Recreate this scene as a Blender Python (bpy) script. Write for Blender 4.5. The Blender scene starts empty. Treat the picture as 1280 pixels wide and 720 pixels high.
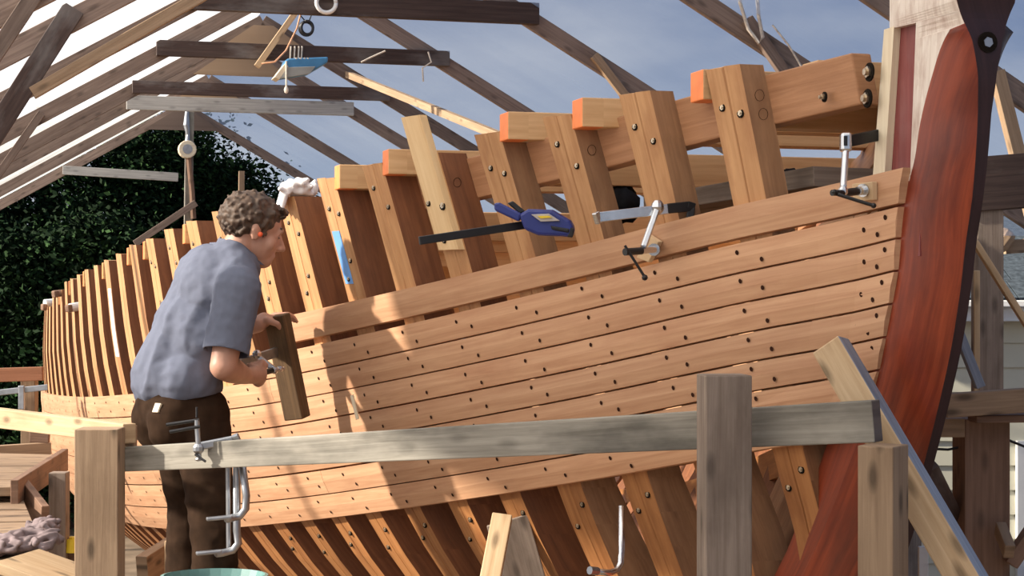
import bpy, bmesh, math, random
import numpy as np
from mathutils import Vector, Matrix, noise, Quaternion

# ---------------------------------------------------------------- camera, world, sun, exposure
scene = bpy.context.scene
COL = scene.collection
F_PX = 2200.0            # focal length in pixels of the 1280x720 frame
HOR = 366.0              # pixel row of the horizon
CZ = 2.9                 # camera height above the yard
cam_d = bpy.data.cameras.new('camera'); cam = bpy.data.objects.new('camera', cam_d); COL.objects.link(cam)
cam.location = (0, 0, CZ); cam.rotation_euler = (math.pi/2, 0, 0)
cam_d.sensor_width = 36.0; cam_d.lens = 36.0*F_PX/1280.0; cam_d.shift_y = (HOR-360.0)/1280.0
cam_d.clip_start = 0.05; cam_d.clip_end = 500
scene.camera = cam
scene.view_settings.view_transform = 'Standard'; scene.view_settings.look = 'None'
scene.view_settings.gamma = 1.0; scene.view_settings.use_curve_mapping = False
scene.view_settings.exposure = 0.2

def make_world():
    w = bpy.data.worlds.new('sky'); scene.world = w; w.use_nodes = True
    nt = w.node_tree; N = nt.nodes; L = nt.links; N.clear()
    out = N.new('ShaderNodeOutputWorld'); bg = N.new('ShaderNodeBackground')
    tc = N.new('ShaderNodeTexCoord'); mp = N.new('ShaderNodeMapping'); mp.inputs['Scale'].default_value = (1.6, 1.6, 4.5)
    L.new(tc.outputs['Generated'], mp.inputs['Vector'])
    n1 = N.new('ShaderNodeTexNoise'); n1.inputs['Scale'].default_value = 2.2; n1.inputs['Detail'].default_value = 7; n1.inputs['Roughness'].default_value = .55
    L.new(mp.outputs['Vector'], n1.inputs['Vector'])
    cr = N.new('ShaderNodeValToRGB'); cr.color_ramp.elements[0].position = .40; cr.color_ramp.elements[1].position = .78
    cr.color_ramp.elements[0].color = (0, 0, 0, 1); cr.color_ramp.elements[1].color = (1, 1, 1, 1)
    L.new(n1.outputs['Fac'], cr.inputs['Fac'])
    sep = N.new('ShaderNodeSeparateXYZ'); L.new(tc.outputs['Generated'], sep.inputs[0])
    gr = N.new('ShaderNodeValToRGB'); e = gr.color_ramp.elements
    e[0].position = 0.0; e[0].color = (.66, .74, .84, 1); e[1].position = .55; e[1].color = (.10, .20, .46, 1)
    m = e.new(.075); m.color = (.50, .60, .76, 1); m = e.new(.16); m.color = (.17, .27, .50, 1)
    L.new(sep.outputs['Z'], gr.inputs['Fac'])
    mx = N.new('ShaderNodeMix'); mx.data_type = 'RGBA'
    L.new(cr.outputs['Color'], mx.inputs['Factor']); L.new(gr.outputs['Color'], mx.inputs['A']); mx.inputs['B'].default_value = (.86, .89, .95, 1)
    L.new(mx.outputs['Result'], bg.inputs['Color']); bg.inputs['Strength'].default_value = .64
    L.new(bg.outputs[0], out.inputs['Surface'])
make_world()
sun_d = bpy.data.lights.new('sun', 'SUN'); sun = bpy.data.objects.new('sun', sun_d); COL.objects.link(sun)
sun_d.energy = 12.0; sun_d.angle = math.radians(2.2); sun_d.color = (1.0, .88, .72)
SUN_FROM = Vector((-1.0, -.18, .55)).normalized()
sun.rotation_euler = (-SUN_FROM).to_track_quat('-Z', 'Y').to_euler()

# ---------------------------------------------------------------- coordinates
TH = math.atan(628/F_PX); SN, CS = math.sin(TH), math.cos(TH)
DS = 4.0; XS = (1137-640)/F_PX*DS
AX = Vector((-SN, CS, 0)); NO = Vector((-CS, -SN, 0)); UP = Vector((0, 0, 1))   # aft along the keel, outboard, up
def W(px, py, d): return Vector(((px-640)/F_PX*d, d, CZ+(HOR-py)/F_PX*d))      # surveyed point at distance d
def SH(s, b, z): return Vector((XS-SN*s-CS*b, DS+CS*s-SN*b, CZ+z))                # ship coordinates
def s_at(px, b):
    r = (px-640)/F_PX
    return (XS-CS*b-r*DS+r*SN*b)/(SN+r*CS)
def z_at(py, s, b): return (HOR-py)/F_PX*(DS+CS*s-SN*b)

# ---------------------------------------------------------------- mesh helpers
class MB:
    def __init__(self): self.v = []; self.f = []; self.uv = []; self.m = []
    def face(self, pts, uvs=None, mat=0):
        i = len(self.v); self.v += [tuple(p) for p in pts]; self.f.append(tuple(range(i, i+len(pts))))
        self.uv += [tuple(u) for u in (uvs or [(p[0], p[2]) for p in pts])]; self.m.append(mat)
    def build(self, name, mats, parent=None, smooth=False, bevel=0, merge=True):
        me = bpy.data.meshes.new(name); me.from_pydata(self.v, [], self.f)
        ul = me.uv_layers.new(name='UVMap')
        ul.data.foreach_set('uv', [c for u in self.uv for c in u])
        me.polygons.foreach_set('material_index', self.m)
        if merge:
            bm = bmesh.new(); bm.from_mesh(me); bmesh.ops.remove_doubles(bm, verts=bm.verts, dist=1e-5)
            bmesh.ops.recalc_face_normals(bm, faces=bm.faces); bm.to_mesh(me); bm.free()
        for mt in (mats if isinstance(mats, (list, tuple)) else [mats]): me.materials.append(mt)
        if smooth: me.polygons.foreach_set('use_smooth', [True]*len(me.polygons))
        o = bpy.data.objects.new(name, me); COL.objects.link(o)
        if parent: o.parent = parent; o.matrix_parent_inverse = parent.matrix_world.inverted()
        if bevel:
            md = o.modifiers.new('bevel', 'BEVEL'); md.width = bevel; md.segments = 2; md.limit_method = 'ANGLE'; md.angle_limit = .7
            md.harden_normals = False
        return o
    # a beam from p0 to p1, sizes w (sideways) and h (along up)
    def beam(self, p0, p1, w, h, up=UP, mat=0, endmat=None, w1=None, h1=None):
        p0, p1 = Vector(p0), Vector(p1); d = (p1-p0); ln = d.length; d.normalize()
        side = d.cross(Vector(up)).normalized(); u = side.cross(d).normalized()
        w1 = w if w1 is None else w1; h1 = h if h1 is None else h1
        c = lambda p, a, b, w, h: p+side*a*w/2+u*b*h/2
        r0 = [c(p0, a, b, w, h) for a, b in ((-1, -1), (1, -1), (1, 1), (-1, 1))]
        r1 = [c(p1, a, b, w1, h1) for a, b in ((-1, -1), (1, -1), (1, 1), (-1, 1))]
        o = random.random()*20; vv = [0, w, w+h, 2*w+h, 2*w+2*h]
        for k in range(4):
            k2 = (k+1) % 4
            self.face([r0[k], r0[k2], r1[k2], r1[k]], [(o, o+vv[k]), (o, o+vv[k+1]), (o+ln, o+vv[k+1]), (o+ln, o+vv[k])], mat)
        em = mat if endmat is None else endmat
        self.face(r0[::-1], [(o, o+.5), (o+.01, o+.5), (o+.01, o+.5+h), (o, o+.5+h)], em)
        self.face(r1, [(o, o+.5), (o+.01, o+.5), (o+.01, o+.5+h), (o, o+.5+h)], em)
        return self
    def tube(self, pts, rad, n=8, mat=0, caps=True):
        pts = [Vector(p) for p in pts]; rad = rad if isinstance(rad, (list, tuple)) else [rad]*len(pts)
        rings = []; ref = None; L = 0; ls = []
        for i, p in enumerate(pts):
            d = (pts[min(i+1, len(pts)-1)]-pts[max(i-1, 0)]).normalized()
            if ref is None:
                ref = d.orthogonal().normalized()
            ref = (ref-d*ref.dot(d)).normalized(); b = d.cross(ref)
            if i: L += (pts[i]-pts[i-1]).length
            ls.append(L)
            rings.append([p+(ref*math.cos(t)+b*math.sin(t))*rad[i] for t in [2*math.pi*k/n for k in range(n)]])
        for i in range(len(pts)-1):
            for k in range(n):
                k2 = (k+1) % n
                self.face([rings[i][k], rings[i][k2], rings[i+1][k2], rings[i+1][k]], [(ls[i], k/n*.1), (ls[i], (k+1)/n*.1), (ls[i+1], (k+1)/n*.1), (ls[i+1], k/n*.1)], mat)
        if caps: self.face(rings[0][::-1], None, mat); self.face(rings[-1], None, mat)
        return self
    # prism: polygon of points swept by vector
    def prism(self, poly, vec, mat=0, sidemat=None, backmat=None):
        poly = [Vector(p) for p in poly]; vec = Vector(vec); q = [p+vec for p in poly]; n = len(poly)
        uvf = lambda P: [((p-poly[0]).dot(UP), (p-poly[0]).dot(AX)) for p in P]
        self.face(poly, uvf(poly), mat); self.face(q[::-1], uvf(q[::-1]), mat if backmat is None else backmat)
        for i in range(n):
            j = (i+1) % n; l = (poly[j]-poly[i]).length
            self.face([poly[i], q[i], q[j], poly[j]], [(0, 0), (0, vec.length), (l, vec.length), (l, 0)], mat if sidemat is None else sidemat)
        return self
    # quad loft between lists of rings (closed rings)
    def loft(self, rings, mat=0, cap=True, ulen=None):
        n = len(rings[0])
        for i in range(len(rings)-1):
            u0 = ulen[i] if ulen else i*.05; u1 = ulen[i+1] if ulen else (i+1)*.05
            v = 0
            for k in range(n):
                k2 = (k+1) % n; dv = (Vector(rings[i][k2])-Vector(rings[i][k])).length
                self.face([rings[i][k], rings[i][k2], rings[i+1][k2], rings[i+1][k]], [(u0, v), (u0, v+dv), (u1, v+dv), (u1, v)], mat)
                v += dv
        if cap: self.face(rings[0][::-1], None, mat); self.face(rings[-1], None, mat)
        return self
    def ball(self, c, r, n=10, mat=0, sc=(1, 1, 1)):
        c = Vector(c); rows = []
        for i in range(n//2+1):
            t = math.pi*i/(n//2)
            rows.append([c+Vector((math.sin(t)*math.cos(2*math.pi*k/n)*sc[0], math.sin(t)*math.sin(2*math.pi*k/n)*sc[1], math.cos(t)*sc[2]))*r for k in range(n)])
        for i in range(n//2):
            for k in range(n):
                k2 = (k+1) % n
                P = [rows[i][k], rows[i+1][k], rows[i+1][k2], rows[i][k2]]
                if i == 0: P = [rows[0][0], rows[1][k], rows[1][k2]]
                elif i == n//2-1: P = [rows[i][k], rows[-1][0], rows[i][k2]]
                self.face(P, None, mat)
        return self

def empty(name, loc):
    o = bpy.data.objects.new(name, None); COL.objects.link(o); o.location = loc; o.empty_display_size = .1
    bpy.context.view_layer.update(); return o
def tag(o, label, cat, group=None, kind=None):
    o['label'] = label; o['category'] = cat
    if group: o['group'] = group
    if kind: o['kind'] = kind
    return o
def crom(xs, ys, x):          # smooth curve through knots
    x = min(max(x, xs[0]), xs[-1])
    for i in range(len(xs)-1):
        if x <= xs[i+1]: break
    h = xs[i+1]-xs[i]; t = (x-xs[i])/h
    def sl(j):
        if j == 0: return (ys[1]-ys[0])/(xs[1]-xs[0])
        if j == len(xs)-1: return (ys[-1]-ys[-2])/(xs[-1]-xs[-2])
        a = (ys[j]-ys[j-1])/(xs[j]-xs[j-1]); b = (ys[j+1]-ys[j])/(xs[j+1]-xs[j]); wa = xs[j+1]-xs[j]; wb = xs[j]-xs[j-1]
        return (a*wa+b*wb)/(wa+wb)
    m0, m1 = sl(i)*h, sl(i+1)*h; t2, t3 = t*t, t*t*t
    return (2*t3-3*t2+1)*ys[i]+(t3-2*t2+t)*m0+(-2*t3+3*t2)*ys[i+1]+(t3-t2)*m1

# ---------------------------------------------------------------- materials
def base_mat(name, rough=.6, metal=0):
    m = bpy.data.materials.new(name); m.use_nodes = True; nt = m.node_tree
    b = nt.nodes['Principled BSDF']; b.inputs['Roughness'].default_value = rough; b.inputs['Metallic'].default_value = metal
    return m, nt, b
def plain(name, col, rough=.5, metal=0, var=.12, scale=14, bump=0.0):
    m, nt, b = base_mat(name, rough, metal); N, L = nt.nodes, nt.links
    if rough >= .8: b.inputs['Specular IOR Level'].default_value = .08
    tc = N.new('ShaderNodeTexCoord'); n = N.new('ShaderNodeTexNoise'); n.inputs['Scale'].default_value = scale; n.inputs['Detail'].default_value = 4
    L.new(tc.outputs['Object'], n.inputs['Vector'])
    cr = N.new('ShaderNodeValToRGB'); cr.color_ramp.elements[0].position = .3; cr.color_ramp.elements[1].position = .7
    cr.color_ramp.elements[0].color = tuple(c*(1-var) for c in col)+(1,); cr.color_ramp.elements[1].color = tuple(min(1, c*(1+var)) for c in col)+(1,)
    L.new(n.outputs['Fac'], cr.inputs['Fac']); L.new(cr.outputs['Color'], b.inputs['Base Color'])
    if bump:
        bp = N.new('ShaderNodeBump'); bp.inputs['Strength'].default_value = bump; bp.inputs['Distance'].default_value = .01
        L.new(n.outputs['Fac'], bp.inputs['Height']); L.new(bp.outputs[0], b.inputs['Normal'])
    return m
def wood(name, c0, c1, stain=None, stain_amt=.0, stain_scale=6, rough=.62, grain=42, objvar=.16, knots=0.0, spec=.35, bump=.25, long=1.6):
    m, nt, b = base_mat(name, rough); N, L = nt.nodes, nt.links; b.inputs['Specular IOR Level'].default_value = spec
    uv = N.new('ShaderNodeUVMap'); oi = N.new('ShaderNodeObjectInfo')
    add = N.new('ShaderNodeVectorMath'); add.operation = 'ADD'
    sc = N.new('ShaderNodeVectorMath'); sc.operation = 'SCALE'; sc.inputs['Scale'].default_value = 31
    cb = N.new('ShaderNodeCombineXYZ'); L.new(oi.outputs['Random'], cb.inputs[0]); L.new(oi.outputs['Random'], cb.inputs[2]); L.new(cb.outputs[0], sc.inputs[0])
    L.new(uv.outputs[0], add.inputs[0]); L.new(sc.outputs[0], add.inputs[1])
    mp = N.new('ShaderNodeMapping'); mp.inputs['Scale'].default_value = (long, grain, 1); L.new(add.outputs[0], mp.inputs['Vector'])
    n = N.new('ShaderNodeTexNoise'); n.inputs['Scale'].default_value = 1.6; n.inputs['Detail'].default_value = 6; n.inputs['Roughness'].default_value = .62; n.inputs['Distortion'].default_value = .6
    L.new(mp.outputs[0], n.inputs['Vector'])
    cr = N.new('ShaderNodeValToRGB'); cr.color_ramp.elements[0].position = .32; cr.color_ramp.elements[1].position = .68
    cr.color_ramp.elements[0].color = c0+(1,); cr.color_ramp.elements[1].color = c1+(1,)
    L.new(n.outputs['Fac'], cr.inputs['Fac']); col = cr.outputs['Color']
    if stain:
        mp2 = N.new('ShaderNodeMapping'); mp2.inputs['Scale'].default_value = (stain_scale, stain_scale*2.6, 1); L.new(add.outputs[0], mp2.inputs['Vector'])
        n2 = N.new('ShaderNodeTexNoise'); n2.inputs['Scale'].default_value = 1.0; n2.inputs['Detail'].default_value = 5; n2.inputs['Roughness'].default_value = .6
        L.new(mp2.outputs[0], n2.inputs['Vector'])
        r2 = N.new('ShaderNodeValToRGB'); r2.color_ramp.elements[0].position = .62-.25*stain_amt; r2.color_ramp.elements[1].position = .86-.25*stain_amt
        r2.color_ramp.elements[0].color = (0, 0, 0, 1); r2.color_ramp.elements[1].color = (stain_amt,)*3+(1,)
        L.new(n2.outputs['Fac'], r2.inputs['Fac'])
        mx = N.new('ShaderNodeMix'); mx.data_type = 'RGBA'; L.new(r2.outputs['Color'], mx.inputs['Factor']); L.new(col, mx.inputs['A']); mx.inputs['B'].default_value = stain+(1,)
        col = mx.outputs['Result']
    if knots:
        mp3 = N.new('ShaderNodeMapping'); mp3.inputs['Scale'].default_value = (4.0, 11, 1); L.new(add.outputs[0], mp3.inputs['Vector'])
        v = N.new('ShaderNodeTexVoronoi'); v.voronoi_dimensions = '2D'; v.inputs['Scale'].default_value = 1.0; L.new(mp3.outputs[0], v.inputs['Vector'])
        r3 = N.new('ShaderNodeValToRGB'); r3.color_ramp.elements[0].position = .05; r3.color_ramp.elements[1].position = .16
        r3.color_ramp.elements[0].color = (knots,)*3+(1,); r3.color_ramp.elements[1].color = (0, 0, 0, 1); L.new(v.outputs['Distance'], r3.inputs['Fac'])
        mk = N.new('ShaderNodeMix'); mk.data_type = 'RGBA'; L.new(r3.outputs['Color'], mk.inputs['Factor']); L.new(col, mk.inputs['A']); mk.inputs['B'].default_value = tuple(c*.28 for c in c0)+(1,)
        col = mk.outputs['Result']
    hv = N.new('ShaderNodeHueSaturation'); mr = N.new('ShaderNodeMapRange'); mr.inputs['To Min'].default_value = 1-objvar; mr.inputs['To Max'].default_value = 1+objvar
    L.new(oi.outputs['Random'], mr.inputs['Value']); L.new(mr.outputs[0], hv.inputs['Value']); L.new(col, hv.inputs['Color'])
    L.new(hv.outputs[0], b.inputs['Base Color'])
    bp = N.new('ShaderNodeBump'); bp.inputs['Strength'].default_value = bump; bp.inputs['Distance'].default_value = .004
    L.new(n.outputs['Fac'], bp.inputs['Height']); L.new(bp.outputs[0], b.inputs['Normal'])
    return m
M = {}
M['plank'] = wood('planking wood', (.47, .25, .14), (.60, .36, .215), (.34, .14, .075), .35, 3.0, .55, 36, .10, bump=.08)
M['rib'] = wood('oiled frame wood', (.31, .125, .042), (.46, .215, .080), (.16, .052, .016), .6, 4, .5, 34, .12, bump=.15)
M['ribface_sunlit'] = wood('sunlit tone frame face', (.44, .225, .10), (.58, .33, .16), (.28, .11, .045), .55, 4, .55, 34, .12, bump=.15)  # frame wood with the sunlight on outboard faces painted in
M['ribside_shaded'] = wood('shaded tone frame side', (.155, .058, .026), (.26, .105, .045), (.09, .035, .018), .6, 4, .5, 34, .12, bump=.15)  # same frame wood with shade painted into its sides
M['ribside_near_shaded'] = wood('near shaded tone frame side', (.26, .135, .068), (.38, .21, .11), (.14, .07, .04), .6, 4, .6, 34, .1, bump=.15)  # painted shade for the sides of the nearest ribs, greyer and lighter
M['clampw'] = wood('shelf timber wood', (.30, .145, .072), (.43, .225, .12), (.20, .085, .04), .4, 4, .5, 36, .1)
M['palewood'] = wood('pale new timber', (.62, .42, .22), (.74, .55, .32), (.45, .24, .1), .3, 3, .6, 30, .06)
M['beamwood'] = wood('deck beam wood', (.52, .30, .14), (.66, .42, .22), None, 0, 4, .6, 30, .1)
M['ceil'] = wood('inner board wood', (.44, .24, .12), (.58, .34, .18), None, 0, 4, .6, 30, .16)
M['orange'] = plain('orange end sealer paint', (.92, .25, .07), .55, 0, .1, 30)
M['purple'] = wood('oiled dark red stem wood', (.17, .024, .010), (.33, .060, .022), (.07, .012, .010), .7, 3, .33, 30, .05, bump=.15, spec=.5)
M['purpleshade'] = wood('purple timber in shade tone', (.024, .012, .016), (.042, .019, .023), None, 0, 3, .5, 30, .05)  # shade on stem front and far chamfer painted as near-black wood
M['slotred'] = wood('dusty dark red timber', (.16, .035, .035), (.24, .060, .055), (.32, .20, .19), .4, 3, .6, 34, .05)
M['white'] = wood('white weathered coating', (.60, .52, .46), (.78, .72, .66), (.30, .16, .12), .6, 9, .6, 40, .03, bump=.5)
M['cream'] = wood('cream edge coating', (.62, .52, .38), (.76, .68, .52), None, 0, 9, .6, 40, .03)
M['grey'] = wood('weathered grey lumber', (.20, .185, .155), (.35, .33, .285), (.035, .033, .03), .75, 2.2, .8, 46, .06, .35)
M['greypost'] = wood('grey brown post lumber', (.19, .145, .115), (.31, .25, .205), (.09, .065, .05), .6, 3, .8, 46, .06, .6)
M['pine'] = wood('pale pine lumber', (.44, .30, .17), (.58, .43, .27), (.22, .13, .07), .4, 3, .75, 40, .1, .7)
M['pinedull'] = wood('dull pine lumber', (.23, .155, .098), (.34, .24, .155), (.13, .08, .045), .5, 3, .75, 40, .12, .8)
M['blockwood'] = wood('dirty brown offcut', (.075, .042, .020), (.15, .088, .042), (.04, .022, .012), .7, 6, .7, 40, .05)
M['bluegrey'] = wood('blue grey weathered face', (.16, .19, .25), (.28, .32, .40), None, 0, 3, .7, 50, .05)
M['brownbeam'] = wood('dark brown old lumber', (.042, .026, .022), (.085, .055, .046), (.30, .29, .28), .5, 2.2, .75, 40, .14)
M['rafter'] = wood('brown rafter lumber', (.17, .12, .095), (.30, .225, .18), (.09, .06, .05), .5, 2.5, .8, 44, .2, .5)
M['rafterlight'] = wood('tan rafter lumber', (.30, .20, .12), (.44, .31, .20), None, 0, 2.5, .8, 44, .15, .5)
M['redlumber'] = wood('brown reddish lumber', (.16, .092, .06), (.25, .15, .10), (.07, .035, .02), .5, 2.5, .7, 44, .1, .5)
M['guardred'] = wood('orange brown lumber', (.24, .10, .05), (.34, .15, .08), None, 0, 2.5, .7, 44, .1)
M['greylight'] = wood('pale grey board', (.34, .33, .31), (.50, .49, .46), (.22, .21, .2), .5, 2.5, .8, 44, .05, .4)
M['dark'] = plain('dark hole', (.012, .009, .007), .9)
M['seam'] = plain('dark seam paint', (.035, .014, .009), .9)
M['steel'] = plain('bright steel', (.62, .64, .67), .26, 1.0, .1, 30)
M['dullsteel'] = plain('dull galvanised steel', (.40, .42, .45), .42, 1.0, .15, 30)
M['bronze'] = plain('bronze bolt', (.55, .47, .36), .35, 1.0, .2, 60)
M['black'] = plain('black steel', (.018, .018, .02), .4, .3)
M['blackcloth'] = plain('black cloth', (.015, .016, .02), .95, 0, .5, 20, .6)
M['blue'] = plain('blue clamp plastic', (.022, .035, .20), .35)
M['bluelabel'] = plain('grey clamp label', (.45, .42, .40), .5)
M['yellow'] = plain('yellow plastic', (.75, .55, .03), .5)
M['tape'] = plain('light blue tape', (.16, .38, .82), .6)
M['wtape'] = plain('white paper tape', (.75, .78, .82), .6)
M['lampblue'] = plain('blue lamp housing', (.06, .22, .42), .35)
M['lampgrey'] = plain('grey lamp glass', (.30, .31, .29), .3)
M['rope'] = plain('white rope', (.66, .60, .52), .9, 0, .2, 60)
M['ropeorange'] = plain('orange cord', (.62, .33, .20), .8, 0, .2, 60)
M['cloth'] = plain('white rag', (.72, .68, .68), .95, 0, .1, 20)
M['rag'] = plain('purple grey rag', (.22, .175, .18), .95, 0, .3, 20)
M['teal'] = plain('teal plastic tub', (.13, .28, .27), .4)
M['tealdark'] = plain('dark water', (.03, .06, .06), .3)
M['ply'] = wood('plywood pad', (.55, .38, .22), (.66, .48, .30), None, 0, 3, .7, 30, .1)
M['siding'] = plain('cream house siding', (.60, .58, .46), .6, 0, .06, 3)
M['trimwhite'] = plain('white painted trim', (.74, .75, .75), .5, 0, .05, 6)
M['shingle'] = plain('dark slate shingle', (.06, .075, .09), .8, 0, .4, 25, .3)
M['skin'] = plain('skin', (.46, .25, .18), .5, 0, .10, 18)
M['hair'] = plain('brown hair', (.062, .036, .022), .65, 0, .45, 60)
M['shirt'] = plain('slate blue work shirt', (.130, .145, .198), .9, 0, .05, 40, .1)
M['trouser'] = plain('dark brown canvas', (.032, .018, .011), .9, 0, .25, 25, .15)
M['boot'] = plain('brown leather boot', (.09, .05, .03), .6)
M['earplug'] = plain('orange foam earplug', (.95, .14, .05), .6)
M['ground'] = plain('bare earth', (.16, .12, .085), .95, 0, .3, 3, .4)
M['leaf'] = plain('dark conifer leaf', (.008, .020, .008), .8, 0, .5, 2.5)
M['leaf2'] = plain('mid conifer leaf', (.021, .050, .016), .8, 0, .5, 2.5)
M['bark'] = plain('brown bark', (.06, .04, .03), .9, 0, .4, 12, .6)
def film_mat():
    m = bpy.data.materials.new('clear plastic sheeting'); m.use_nodes = True; nt = m.node_tree; N, L = nt.nodes, nt.links; N.clear()
    out = N.new('ShaderNodeOutputMaterial'); tr = N.new('ShaderNodeBsdfTransparent'); tr.inputs['Color'].default_value = (.93, .95, .98, 1)
    tl = N.new('ShaderNodeBsdfTranslucent'); tl.inputs['Color'].default_value = (.88, .90, .93, 1)
    mix = N.new('ShaderNodeMixShader'); tc = N.new('ShaderNodeTexCoord'); n = N.new('ShaderNodeTexNoise')
    mp = N.new('ShaderNodeMapping'); mp.inputs['Scale'].default_value = (.7, 2.5, .7); L.new(tc.outputs['Object'], mp.inputs[0]); L.new(mp.outputs[0], n.inputs['Vector'])
    n.inputs['Scale'].default_value = 1.3; n.inputs['Detail'].default_value = 5
    mr = N.new('ShaderNodeMapRange'); mr.inputs['From Min'].default_value = .3; mr.inputs['From Max'].default_value = .7; mr.inputs['To Min'].default_value = .26; mr.inputs['To Max'].default_value = .40
    L.new(n.outputs['Fac'], mr.inputs['Value']); L.new(mr.outputs[0], mix.inputs[0]); L.new(tr.outputs[0], mix.inputs[1]); L.new(tl.outputs[0], mix.inputs[2])
    L.new(mix.outputs[0], out.inputs['Surface']); return m
M['film'] = film_mat()
def shade_sheet_mat():
    m, nt, b = base_mat('white tarpaulin', .7); N, L = nt.nodes, nt.links; b.inputs['Base Color'].default_value = (.75, .76, .78, 1)
    tl = N.new('ShaderNodeBsdfTranslucent'); tl.inputs['Color'].default_value = (.80, .80, .80, 1); mix = N.new('ShaderNodeMixShader'); mix.inputs[0].default_value = .6
    L.new(b.outputs[0], mix.inputs[1]); L.new(tl.outputs[0], mix.inputs[2]); L.new(mix.outputs[0], N['Material Output'].inputs['Surface']); return m
M['shadesheet'] = shade_sheet_mat()
random.seed(4)

# ================================================================ the ship
KS = [-.5, -.15, .05, .42, 1.02, 1.92, 3.12, 4.32, 5.52, 7.02, 8.5, 9.6]
BT = [.06, .105, .18, .328, .562, .887, 1.230, 1.459, 1.603, 1.706, 1.742, 1.69]
ZT = [.62, .60, .585, .549, .480, .407, .306, .208, .117, -.015, -.06, -.08]
B1 = [.05, .060, .105, .235, .432, .745, 1.105, 1.375, 1.555, 1.69, 1.75, 1.71]
Z1 = [.205, .195, .17, .120, .029, -.105, -.253, -.335, -.41, -.48, -.53, -.55]
B3 = [.05, .05, .055, .150, .331, .604, .889, 1.12, 1.28, 1.42, 1.50, 1.47]
Z3 = [-.27, -.29, -.325, -.391, -.513, -.682, -.881, -1.055, -1.19, -1.30, -1.38, -1.41]
SL = [.2, .2, .2, .28, .39, .58, .78, .92, 1.1, 1.2, 1.25, 1.25]
ZK = [-.75, -.78, -.82, -.95, -1.22, -1.58, -1.92, -2.12, -2.25, -2.36, -2.43, -2.46]
_sec = {}
def sec(s):
    k = round(s, 3)
    if k not in _sec:
        g = [crom(KS, a, s) for a in (BT, ZT, B1, Z1, B3, Z3, SL, ZK)]
        bt, zt, b1, z1, b3, z3, sl, zk = g
        zm = z3+(zk-z3)*.45; bm = max(.055, b3-(z3-zm)*sl)
        ex = (bt-b1)/max(zt-z1, .05)
        _sec[k] = ([zk-.3, zk, zm, z3, z1, zt, zt+.25], [.05, .055, bm, b3, b1, bt, bt+ex*.25])
    return _sec[k]
def hb(s, z): a = sec(s); return max(.05, crom(a[0], a[1], z))
def zt_(s): return crom(KS, ZT, s)
def z1_(s): return crom(KS, Z1, s)
def z3_(s): return crom(KS, Z3, s)

ship = empty('sailing_ship', SH(4.5, 0, -CZ)); tag(ship, 'wooden ship hull under construction with orange ribs, tan planking and dark red stem', 'ship')

# ---- stem
BR = .075
def curve(pts, b):        # surveyed outline on the plane b -> sorted (z, s)
    L = []
    for x, y in pts:
        bb = b(y) if callable(b) else b
        s = s_at(x, bb); L.append((z_at(y, s, bb), s))
    L.sort(); return [p[0] for p in L], [p[1] for p in L]
bf_y = lambda y: float(np.interp(y, [-60, 8, 54, 96, 146, 250, 720], [.072, .0685, .036, .0225, .016, .013, .012]))
fz, fs = curve([(1196, -60), (1197, -20), (1199, 19), (1215, 54), (1222, 96), (1222, 137), (1220, 187), (1215, 250), (1208, 297), (1200, 366), (1188, 440), (1174, 504), (1158, 568), (1135, 650), (1105, 740), (1060, 860)], bf_y)
cz_, cs_ = curve([(1195, -60), (1196, -20), (1197, 19), (1180, 50), (1165, 95), (1150, 155), (1143, 200), (1137, 225), (1130, 270), (1124, 339), (1114, 394), (1096, 481), (1080, 530), (1058, 590), (1026, 670), (985, 760), (930, 860)], BR)
wz, ws = curve([(1140, 205), (1137, 225), (1130, 270), (1124, 339), (1114, 394), (1096, 481), (1080, 530), (1058, 590), (1026, 670), (985, 760), (930, 860)], BR)
def s_rab(z): return crom(wz, ws, z) if z < wz[-1] else ws[-1]
def bf_z(z):
    y = HOR-z*F_PX/3.75; return bf_y(y)
Z_SL = z_at(27, s_at(1146, BR), BR)            # top of the slot
Z_DK = z_at(225, s_at(1137, BR), BR)
def s_aft(z):
    y = HOR-z*F_PX/4.05
    if z > Z_SL: return s_at(1112, BR)
    if y < 225: return s_at(np.interp(y, [25, 215], [1146, 1138]), BR)
    return s_at(float(np.interp(y, [225, 300, 555, 720, 860], [1118, 1095, 1037, 984, 930])), BR)
mb = MB(); zs = list(np.linspace(-1.35, Z_DK-.002, 40))+list(np.linspace(Z_DK+.002, Z_SL-.002, 30))+list(np.linspace(Z_SL+.002, .74, 30))
prev = None
for z in zs:
    sf = crom(fz, fs, z); sc_ = max(crom(cz_, cs_, z), sf+.001); sa = max(s_aft(z), sc_+.004); bf = min(bf_z(z), BR)
    bc = BR if sc_ > sf+.003 else bf
    ring = [SH(sa, BR, z), SH(sc_, bc, z), SH(sf, bf, z), SH(sf, -bf, z), SH(sc_, -bc, z), SH(sa, -BR, z)]
    if prev:
        pz, pr = prev
        for k in range(6):
            k2 = (k+1) % 6
            mt = {0: 1 if z > Z_DK+.001 else 0, 1: 0, 2: 2, 3: 2, 4: 1 if z > Z_DK+.001 else 0, 5: 1 if z > Z_DK else 0}[k]  # front and far chamfer take the painted shade tone
            d0, d1 = (pr[k]-pr[k2]).length, (ring[k]-ring[k2]).length
            mb.face([pr[k], pr[k2], ring[k2], ring[k]], [(pz, .4*k), (pz, .4*k+d0), (z, .4*k+d1), (z, .4*k)], mt)
    prev = (z, ring)
mb.face(prev[1], None, 1)
stem = mb.build('stem', [M['purple'], M['white'], M['purpleshade']], ship); stem.data.polygons.foreach_set('use_smooth', [q % 6 in (1, 3) for q in range(len(stem.data.polygons))]); stem['label'] = 'tall dark red stem post with white coated head'
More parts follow.
